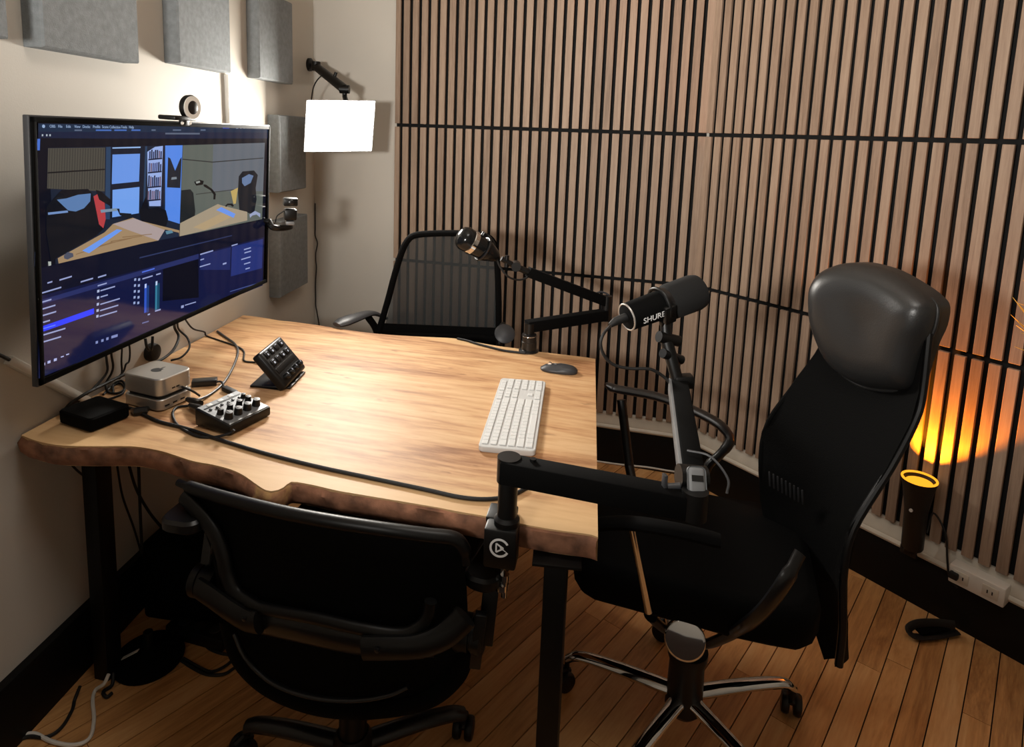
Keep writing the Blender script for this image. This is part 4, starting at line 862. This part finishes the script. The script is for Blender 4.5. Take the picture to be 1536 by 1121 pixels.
# left armrest (seen at the table edge) and right armrest pad
zA = .735
p0, p1 = at(505, 486, zA), at(556, 472, zA)
mb = MB(); mb.tube(catmull([p0 + V((0, 0, -.004)), p0.lerp(p1, .45) + V((0, 0, .004)), p1 + V((.0, .02, 0)), p1 + V((.05, .06, -.03))], 5), [.022, .03, .036, .037, .037, .036, .034, .032, .03, .028, .026, .024, .022, .02, .018, .016], 12, True, .38); ar = mb.build('armrest', 'darkgrey', bc)
mb = MB(); mb.tube(catmull([p1 + V((-.01, .0, -.01)), p1 + V((.02, .03, -.08)), V((p1.x + .06, p1.y + .03, .5)), V((sc_.x - .2, sc_.y + .1, .44))], 5), .014, 10); mb.build('armrest_post', 'plastic', bc)
q = at(757, 505, .72) + V((0, .03, 0)); mb = MB(); mb.lathe([(.02, -.008), (.036, -.004), (.038, .004), (.03, .010), (.001, .012)], q, (.1, -.7, .6), 22); mb.build('armrest', 'darkgrey', bc)
mb = MB(); mb.tube(catmull([q + V((0, .01, -.01)), q + V((-.01, .04, .02)), q + V((-.02, .03, -.1)), V((sc_.x + .22, sc_.y + .1, .44))], 5), .012, 10); mb.build('armrest_post', 'plastic', bc)

# ================================================================== FRONT CHAIR (its back to the camera)
PF = V((-.335, 1.125, 0)); AFc = R(-14); NFc = V((math.sin(AFc), -math.cos(AFc), 0))
fcx = 500.
def fcurve(x): return -.055 * ((x - fcx) / 200) ** 2
def FPx(x, y, off=0): return on(x, y, PF + NFc * (off + fcurve(x)), AFc)
fc = thing('task_chair', (-.29, 1.30, 0), 'black task chair pushed against the front edge, seen from behind', 'office chair')
rowsf = [(284, 738, 690, 812), (300, 775, 694, 840), (318, 830, 700, 880), (326, 880, 702, 925), (335, 920, 700, 965), (352, 960, 694, 1005), (385, 1002, 678, 1035), (430, 1032, 650, 1054), (480, 1050, 610, 1062)]
NX = 16
def grid(off): return [[FPx(l + (r - l) * i / NX, yl + (yr - yl) * i / NX + 10 * math.sin(math.pi * i / NX) * (1 if j == 0 else 0), off) for i in range(NX + 1)] for j, (l, yl, r, yr) in enumerate(rowsf)]
gf, gb = grid(0), grid(-.028)
mb = MB(); rings = []
for a, b in zip(gf, gb): rings.append(a + b[::-1])
mb.loft(rings); mb.build('back_shell', 'backmesh', fc, 60)
mb = MB(); mb.tube(catmull([FPx(x, y, .004) for x, y in ((268, 724), (290, 733), (340, 748), (420, 768), (500, 783), (580, 795), (640, 803), (680, 808), (695, 822), (700, 845))], 5), [.008] * 4 + [.013] * 38 + [.010] * 4, 12); mb.build('top_rail', 'plastic', fc)
def flatband(px, wd, th, off, m_, nm, taper=None):
    pts = catmull([FPx(x, y, off) for x, y in px], 6); n_ = len(pts); mb = MB()
    rs = [wd * (taper(i / (n_ - 1)) if taper else 1) for i in range(n_)]
    mb.tube(pts, rs, 14, True, th / wd, NFc); return mb.build(nm, m_, fc)
flatband([(276, 745), (300, 770), (322, 800), (334, 830), (342, 865), (356, 893), (384, 910)], .017, .012, .014, 'plastic', 'side_spine')
flatband([(372, 902), (389, 911), (420, 918), (470, 927), (540, 943), (600, 951), (630, 940), (643, 922), (646, 902)], .012, .010, .022, 'plastic', 'lumbar_rail')
flatband([(388, 932), (440, 943), (520, 960), (590, 968), (650, 966)], .027, .012, .012, 'satin', 'lumbar_bar')
flatband([(298, 882), (320, 897), (345, 915), (370, 930), (389, 934)], .024, .014, .034, 'plastic', 'side_bracket')
flatband([(545, 972), (580, 972), (625, 970), (660, 958), (684, 940), (698, 925)], .024, .014, .034, 'plastic', 'side_bracket')
for x, y in ((367, 928), (566, 975)):
    mb = MB(); mb.lathe([(.005, 0), (.005, .003), (.002, .004)], FPx(x, y, .048), NFc, 10); mb.build('screw', 'satin', fc)
flatband([(352, 950), (368, 985), (400, 1018), (440, 1038), (490, 1049), (540, 1050), (585, 1042), (612, 1030)], .004, .006, .018, 'satin', 'lower_lip')
flatband([(340, 930), (356, 985), (390, 1024), (440, 1050), (500, 1064), (570, 1064), (640, 1050), (684, 1015), (700, 975)], .018, .012, .002, 'matte', 'lower_rim')
# hubs of the arm pivots, arm posts, armrests
h1, h2 = FPx(302, 882, .0) - NFc * .02, FPx(700, 962, .0) - NFc * .02
axd = hd(AFc)
for h, sgn in ((h1, -1), (h2, 1)):
    mb = MB(); mb.lathe([(.034, -.025), (.036, -.02), (.036, .004), (.032, .005), (.032, .010), (.035, .011), (.035, .026), (.031, .030)], h, axd * sgn, 28); mb.build('pivot', 'plastic', fc)
a0 = V((h1.x - .01, h1.y + .03, h1.z)); 
mb = MB(); mb.bar(h1 + V((.0, .02, .02)), dep(322, 815, 1.22), .012, .012); mb.bar(h1, V((h1.x - .01, h1.y + .08, .60)), .035, .02, (0, 1, 0)); mb.build('armrest_post', 'satin', fc)
mb = MB(); q = V((h1.x - .012, 1.33, .625)); puck(mb, q.x, q.y, .045, .125, .03, R(-10), .612, .640, .006); mb.build('armrest', 'satin', fc)
pr = dep(738, 868, 1.13)
mb = MB(); puck(mb, pr.x, pr.y + .05, .036, .08, .03, R(-20), pr.z - .014, pr.z + .014, .006); mb.build('armrest', 'plastic', fc)
mb = MB(); mb.bar(V((pr.x, pr.y + .01, pr.z - .012)), V((h2.x + .03, h2.y - .0, h2.z - .02)), .03, .018, (0, 1, 0)); mb.bar(dep(722, 920, 1.1), dep(712, 1000, 1.1), .022, .016, (0, 1, 0)); mb.build('armrest_post', 'plastic', fc)
mb = MB(); q = dep(757, 870, 1.12); mb.cyl(q, q + V((0, 0, -.035)), .006); mb.lathe([(.009, 0), (.009, .012)], q, (0, 0, 1), 12); mb.build('adjust_lever', 'chrome', fc)
# seat, column, base
mb = MB(); puck(mb, -.30, 1.40, .25, .235, .09, AFc, .40, .47, .02); mb.build('seat', 'backmesh', fc)
mb = MB(); mb.bar(FPx(500, 1050, -.03), V((-.29, 1.25, .38)), .12, .03); mb.box((-.29, 1.27, .37), (.2, .2, .05), rotz(AFc), .01); mb.build('mechanism', 'plastic', fc)
mb = MB(); mb.cyl(V((-.29, 1.25, .1)), V((-.29, 1.25, .36)), .03); mb.build('gas_lift', 'plastic', fc)
star_base(fc, -.29, 1.25, R(24), .26, 'satin', .085, False, .022, .018, .02)

# ================================================================== RIGHT LEATHER HEADREST CHAIR
rc = thing('executive_chair', (.4837, 1.3985, 0), 'black executive chair with leather headrest and chrome base right of the table', 'office chair')
star_base(rc, .4837, 1.3985, R(11), .30, 'chrome', .10, True, .02, .013, .03)
mb = MB(); mb.lathe([(.040, .105), (.043, .12), (.041, .20), (.047, .215), (.047, .232)], (.4837, 1.3985, 0), (0, 0, 1), 28); mb.build('column_cover', 'plastic', rc)
dc = dep(1027, 960, 1.275); da = V((-dc.x, -dc.y, 0)).normalized(); da = (da + V((0, 0, .24))).normalized()
mb = MB(); mb.lathe([(.036, -.03), (.042, -.012), (.0445, -.004), (.0435, .002)], dc, da, 36); mb.build('tension_knob', 'plastic', rc)
mb = MB(); mb.lathe([(.0430, .001), (.0440, .004), (.042, .0060), (.039, .0065), (.001, .0072)], dc, da, 40); o = mb.build('knob_cap', 'chrome', rc, 60); o['label'] = 'round chrome cap'
# seat outline on its underside plane, near edge as seen
zs0 = .40
near = [(858, 840), (862, 870), (872, 887), (888, 897), (925, 907), (965, 918), (1030, 935), (1100, 955), (1160, 968), (1200, 975), (1218, 967), (1228, 948)]
ne = [at(x, y, zs0) for x, y in near]; far_v = V((.10, .42, 0)); 
fe = [p + far_v for p in ne[::-1]]; fe = [fe[0] + V((0, -.12, 0))] + fe[2:-2] + [fe[-1] + V((0, -.12, 0))]
olq = ne + fe; cen = sum(olq, V()) / len(olq)
def sring(k, z): return [V((cen.x + (p.x - cen.x) * k, cen.y + (p.y - cen.y) * k, z)) for p in olq]
mb = MB(); mb.loft([sring(.97, .392), sring(1, .402), sring(1, .455), sring(.975, .478), sring(.9, .487)]); mb.build('seat', 'matte', rc, 60)
mb = MB(); mb.box((cen.x - .0, cen.y - .06, .372), (.22, .18, .04), rotz(R(-14)), .01); mb.cyl(V((.4837, 1.3985, .22)), V((.4837, 1.3985, .36)), .026); mb.build('mechanism', 'plastic', rc)
# backrest
fac = V((-.93, -.36, 0)).normalized()
brow = [((1236, 990), 1.42, (1252, 1001), 1.285), ((1218, 935), 1.47, (1258, 945), 1.29), ((1165, 850), 1.52, (1259, 865), 1.30), ((1140, 750), 1.56, (1274, 795), 1.31), ((1142, 650), 1.59, (1330, 703), 1.33), ((1188, 578), 1.62, (1366, 634), 1.35), ((1226, 525), 1.63, (1378, 590), 1.36), ((1236, 480), 1.64, (1388, 500), 1.37)]
def bgrid(off, N=12):
    out = []
    for (fx, fy), FY, (nx, ny), NY in brow:
        a, b = dep(fx, fy, FY), dep(nx, ny, NY); out.append([a.lerp(b, i / N) - fac * (.035 * (1 - (2 * i / N - 1) ** 2) - off) for i in range(N + 1)])
    return out
gf, gb = bgrid(0), bgrid(-.025); rings = [a + b[::-1] for a, b in zip(gf, gb)]
mb = MB(); mb.loft(rings); mb.build('backrest', 'backmesh', rc, 60)
mb = MB(); mb.tube(catmull([r[-1] - fac * .012 for r in gf], 5), .009, 10); mb.build('back_frame', 'plastic', rc)
mb = MB(); mb.tube(catmull([r[0] - fac * .012 for r in gf], 5), .008, 10); mb.build('back_frame', 'matte', rc)
# lumbar stitching strip
mb = MB()
for k in range(9):
    x = 1168 + k * 6.2; y = 716 + k * 3.4; p, q = dep(x, y - 11, 1.52 - k * .008), dep(x + 1, y + 11, 1.52 - k * .008); mb.bar(p + fac * .03, q + fac * .03, .004, .003, fac, .001)
mb.build('lumbar_ribs', 'darkgrey', rc)
# headrest pillow
hpx = [(1225, 450), (1227, 428), (1238, 409), (1260, 397), (1285, 394), (1310, 398), (1340, 408), (1375, 428), (1399, 446), (1409, 462), (1405, 490), (1394, 515), (1384, 545), (1376, 572), (1366, 583), (1345, 585), (1315, 583), (1290, 576), (1265, 560), (1248, 540), (1235, 510), (1227, 480)]
hc = (1312, 485)
def HP(x, y, off): return dep(x, y, 1.50 - .13 * (x - 1312) / 92 + .02 * (y - 485) / -95) + fac * off
# resample the outline evenly (2D)
h3 = catmull([V((x, y, 0)) for x, y in hpx + hpx[:1]], 3)[:-1]
rings = []
for rho, off in ((1.0, -.035), (1.0, -.012), (1.0, .0), (.985, .012), (.94, .026), (.86, .040), (.72, .050), (.5, .053), (.25, .050), (.06, .048)):
    rings.append([HP(hc[0] + (p.x - hc[0]) * rho, hc[1] + (p.y - hc[1]) * rho, off + .02 * abs((hc[0] + (p.x - hc[0]) * rho - 1312) / 92) ** 2 * (off > -.02)) for p in h3])
mb = MB(); mb.loft(rings); o = mb.build('headrest', 'leather', rc, 80); o['label'] = 'glossy leather headrest'
mb = MB(); mb.tube([HP(p.x, p.y + 1.5, .004) for p in h3[24:66]], .004, 8); mb.build('piping', 'leather', rc)
# far armrest loop, near armrest, support bar
Yf = 1.88
mb = MB(); mb.tube(catmull([dep(908, 577, 1.90), dep(922, 583, 1.90), dep(950, 588, 1.87), dep(985, 595, 1.83), dep(1020, 607, 1.79), dep(1055, 623, 1.75), dep(1080, 638, 1.72), dep(1094, 655, 1.70), dep(1092, 668, 1.69), dep(1078, 684, 1.69), dep(1062, 700, 1.69), dep(1048, 740, 1.69)], 5), [.010, .014, .018] + [.021] * 30 + [.020] * 10 + [.018] * 13, 12, True, .6); mb.build('armrest', 'satin', rc)
mb = MB(); mb.tube([dep(932, 600, 1.89), dep(938, 650, 1.86), dep(944, 700, 1.82), dep(950, 730, 1.76)], .014, 12); mb.build('armrest_post', 'plastic', rc)
mb = MB(); mb.tube([dep(947, 786, 1.25), dep(973, 918, 1.27)], [.0075, .0085], 12); mb.build('armrest_post', 'chrome', rc)
mb = MB(); mb.tube(catmull([dep(890, 787, 1.30), dep(945, 785, 1.25), dep(1020, 797, 1.21), dep(1080, 812, 1.19)], 5), [.016] + [.022] * 14 + [.02], 12, True, .6); mb.build('armrest', 'matte', rc)
mb = MB(); mb.tube(catmull([dep(975, 925, 1.33), dep(1000, 945, 1.36), dep(1050, 966, 1.36), dep(1085, 957, 1.29), dep(1120, 937, 1.22), dep(1150, 910, 1.19), dep(1180, 868, 1.18), dep(1200, 830, 1.2)], 5), [.018] * 20 + [.02] * 12 + [.016] * 4, 12, True, .6); mb.build('support_bar', 'satin', rc)

# ================================================================== AMBER UPLIGHT on the ledge
W2 = lambda x, y, off=0: on(x, y, W2P + N2 * off, A2)
lb0 = W2(1368, 822, .088); lt0 = W2(1374, 716, .088)
ul = thing('amber_uplight', W2(1365, 815, .03), 'black tube uplight glowing amber by the slats behind the leather chair', 'lamp')
dirL = (lt0 - lb0).normalized(); dirL = (dirL + V((0, 0, 2))).normalized(); HL = (lt0 - lb0).length
mb = MB(); mb.lathe([(.001, 0), (.027, .0), (.030, .006), (.032, HL * .55), (.042, HL * .85), (.048, HL * .97), (.048, HL), (.045, HL), (.040, HL * .93), (.001, HL * .92)], lb0, dirL, 32); mb.build('housing', 'brown', ul)
mb = MB(); mb.torus(lb0 + dirL * HL * 1.0, dirL, .046, .0035); mb.build('rim_glow', 'bulb', ul)
mb = MB(); mb.lathe([(.038, 0), (.036, .004), (.001, .006)], lb0 + dirL * HL * .935, dirL, 28); mb.build('bulb', 'bulb', ul)
mb = MB(); mb.bar(W2(1362, 830, .03), lb0 + dirL * .02, .03, .012); mb.box(W2(1364, 826, .03), (.05, .02, .03), rotz(A2), .004); mb.build('bracket', 'brown', ul)
mb = MB(); mb.lathe([(.005, 0), (.005, .004)], lb0 + dirL * HL * .6 + V((-.030, -.022, 0)), (-.8, -.6, 0), 12); mb.build('switch', 'print', ul)
sp = bpy.data.lights.new('amber_spot', 'SPOT'); sp.energy = 34; sp.color = (1, .27, .01); sp.spot_size = R(94); sp.spot_blend = .12; sp.shadow_soft_size = .02
so = bpy.data.objects.new('amber_spot', sp); col.objects.link(so); so.location = lb0 + dirL * (HL + .004); so.rotation_euler = (V((0, 0, 1)) * 1.0 + D2 * .04).to_track_quat('-Z', 'Y').to_euler()
mb = MB(); mb.tube(catmull([lb0 + dirL * HL * .3 + D2 * .035, W2(1400, 770, .05), W2(1418, 800, .05), W2(1421, 840, .05), W2(1424, 866, .055), W2(1436, 882, .06)], 6), .003, 8); o = mb.build('lamp_cord', 'rubber'); tag(o, 'black cord hanging from the amber uplight to the outlet box', 'cable')
# outlet strip on the moulding
oc = thing('outlet_box', W2(1475, 880, .04), 'white outlet box on the white moulding right of the amber uplight', 'outlet')
oa, ob = W2(1428, 858, .04), W2(1512, 890, .04); om = (oa + ob) / 2
ro = Matrix((D2, -N2, V((0, 0, 1)))).transposed()
mb = MB(); mb.box(om, ((ob - oa).length, .05, .058), ro, .004); mb.build('box', 'whitep', oc)
for k in (-.55, .5):
    mb = MB(); c_ = om + D2 * ((ob - oa).length / 2 * k) + N2 * .0255; mb.box(c_, (.04, .004, .034), ro, .002); ou = mb.build('socket', 'white', oc)
    mb = MB(); mb.box(c_ + N2 * .002 + D2 * .006, (.003, .002, .010), ro); mb.box(c_ + N2 * .002 - D2 * .006, (.003, .002, .010), ro); mb.build('slot', 'rubber', ou)
mb = MB(); pp = om - D2 * ((ob - oa).length / 2 * .78) + N2 * .03; mb.box(pp, (.024, .022, .02), ro, .004); o = mb.build('plug', 'rubber'); tag(o, 'black plug in the white outlet box', 'plug')
# bent bracket on the floor
fb = thing('floor_bracket', at(1400, 946, 0), 'black bent strap lying on the floor boards below the amber uplight', 'bracket')
mb = MB(); mb.tube(catmull([at(1436, 948, .012), at(1400, 955, .010), at(1372, 955, .012), at(1363, 944, .022), at(1376, 936, .038), at(1404, 935, .040), at(1432, 938, .040)], 5), [.013] * 31, 10, True, .35); mb.build('strap', 'rubber', fb)
mb = MB(); mb.prism([at(1372, 940, .03), at(1404, 938, .035), at(1426, 944, .03), at(1384, 952, .02)], (0, 0, -.008)); mb.build('web', 'matte', fb)
# plant at the right edge
pb = W2(1690, 940, .30); pt = thing('potted_plant', (pb.x, pb.y, 0), 'spiky yellow-green plant poking in at the right edge beside the slats', 'plant')
mb = MB(); mb.lathe([(.08, 0), (.10, .02), (.12, .24), (.125, .25), (.11, .25), (.105, .23), (.001, .225)], (pb.x, pb.y, 0), (0, 0, 1), 28); mb.build('pot', 'pot', pt)
mb = MB(); top_ = V((pb.x, pb.y, .92)); mb.tube([V((pb.x, pb.y, .22)), V((pb.x + .01, pb.y, .6)), top_], [.014, .011, .008], 8); mb.build('stem', 'pot', pt)
tips = [(1519, 446), (1516, 472), (1524, 488), (1522, 520), (1534, 420), (1528, 455), (1532, 500)]
rl = random.Random(5)
def blade(a, b, wd, sag):
    mb = MB(); L_ = []; side = (b - a).cross(V((0, 0, 1))).normalized()
    for i in range(7):
        t = i / 6; c_ = a.lerp(b, t) + V((0, 0, sag * math.sin(math.pi * t))); w_ = wd * (.35 + 1.3 * t) * (1 - t) ** .6 + .0006; L_.append([c_ - side * w_, c_ + V((0, 0, w_ * .35)), c_ + side * w_, c_ + V((0, 0, -.0006))])
    mb.loft(L_); mb.build('leaf', 'leaf', pt)
for i, (x, y) in enumerate(tips): blade(top_ + V((0, 0, -.25 + .05 * i)), dep(x, y, pb.y + rl.uniform(-.03, .06)), .02, .03)
for k in range(14):
    a = rl.uniform(0, 6.28); blade(top_ + V((0, 0, -.3 + .03 * k)), top_ + V((.2 * math.cos(a) * (1 if math.cos(a) > 0 else .5), .22 * math.sin(a) * .6, -.15 + .03 * k + rl.uniform(0, .1))), .012, .04)

# ================================================================== UNDER THE TABLE
wb_ = at(224, 990, .0); st = thing('weighted_stand', (wb_.x, wb_.y, 0), 'round black weighted stand base on the floor below the table', 'stand')
mb = MB(); mb.lathe([(.085, 0), (.088, .006), (.086, .018), (.03, .026), (.016, .04)], (wb_.x, wb_.y, 0), (0, 0, 1), 36); mb.build('base', 'matte', st)
mb = MB(); mb.tube([V((wb_.x, wb_.y, .03)), V((wb_.x, wb_.y, .085))], .012, 14); mb.build('pole', 'plastic', st)
mb = MB(); mb.bar(V((wb_.x - .055, wb_.y - .03, .028)), V((wb_.x - .01, wb_.y - .03, .055)), .012, .003); mb.build('tag', 'paper', st)
bg = at(262, 945, .0) + V((.02, .12, 0)); bgv = thing('equipment_case', bg, 'black equipment case in the dark under the table by the wall', 'case')
mb = MB(); mb.box((bg.x, bg.y, .12), (.24, .2, .24), rotz(R(-8)), .015); mb.build('body', 'matte', bgv)
mb = MB(); mb.tube(catmull([V((bg.x - .07, bg.y, .24)), V((bg.x - .05, bg.y, .27)), V((bg.x + .05, bg.y, .27)), V((bg.x + .07, bg.y, .24))], 4), .009, 8); mb.build('handle', 'rubber', bgv)
ps = at(300, 944, .03); pst = thing('power_strip', (ps.x, ps.y, 0), 'black power strip on the floor beneath the table', 'power strip')
mb = MB(); mb.box((ps.x, ps.y, .02), (.19, .055, .038), rotz(R(-15)), .006); mb.build('body', 'plastic', pst)
for k in (-1, 0, 1):
    mb = MB(); p = V((ps.x, ps.y, .0395)) + rotz(R(-15)) @ V((k * .05, 0, 0)); mb.lathe([(.015, 0), (.015, .002), (.011, .0022)], p, (0, 0, 1), 16); mb.build('socket', 'rubber', pst)
def fcable(px, r, name, label, m_='rubber'):
    pts = [at(x, y, h[0] if h else r) for x, y, *h in px]; mb = MB(); mb.tube(catmull(pts, 5), r, 8); o = mb.build(name, m_); return tag(o, label, 'cable')
fcable([(0, 1118), (30, 1105), (52, 1101), (78, 1113), (110, 1118), (134, 1108), (141, 1080), (139, 1052), (143, 1036), (156, 1026, .03), (163, 1012, .05)], .0045, 'white_cable', 'white cable curling over the floor by the baseboard', 'whitep')
fcable([(10, 1121), (40, 1106), (70, 1106), (92, 1092), (108, 1066), (112, 1050), (120, 1030, .03)], .0042, 'floor_cable', 'black cable crossing the white one along the baseboard')
fcable([(275, 988), (300, 1002), (318, 1008), (340, 998), (350, 985), (330, 980), (312, 972), (303, 958), (310, 940)], .004, 'coiled_floor_cable', 'coil of black cable on the boards beside the round stand base')
fcable([(270, 990), (290, 1003), (310, 1012), (335, 1012), (352, 1002)], .004, 'stray_cable', 'black cable end curving from stand base towards the front chair')
fcable([(168, 1040), (160, 1046), (155, 1038), (168, 1028), (170, 1010, .02)], .0045, 'knotted_cable', 'short black cable bunched at the foot of the table leg')
def hang(pts, r, name, label):
    mb = MB(); mb.tube(catmull(pts, 6), r, 6); o = mb.build(name, 'rubber'); tag(o, label, 'cable', 'cables hanging under the table')
hang([LW(176, 700, .06), LW(184, 745, .05), LW(200, 790, .05), LW(212, 830, .05)], .003, 'hanging_cable', 'thin black cable hanging under the table just right of its leg')
hang([LW(194, 700, .06), LW(205, 735, .05), LW(225, 770, .06), LW(250, 800, .08)], .004, 'hanging_cable', 'black cable slanting down under the table towards the front chair')
hang([LW(208, 700, .10), LW(210, 760, .10), LW(213, 830, .10)], .0045, 'hanging_cable', 'straight black cable hanging down furthest from the table leg')
hang([LW(106, 696, .03), LW(118, 708, .03), LW(137, 722, .04)], .003, 'hanging_cable', 'short black cable at the wall left of the table leg')

mb = MB(); mb.tube(catmull([W1(870, 688, .03), W1(898, 692.5, .03), W1(930, 697, .03), W1(970, 701, .03), W1(1003, 706.5, .03), W1(1030, 710, .03)], 4), .004, 8); o = mb.build('baseboard_cable', 'whitep'); tag(o, 'thin white cable running along the back wall baseboard', 'cable')
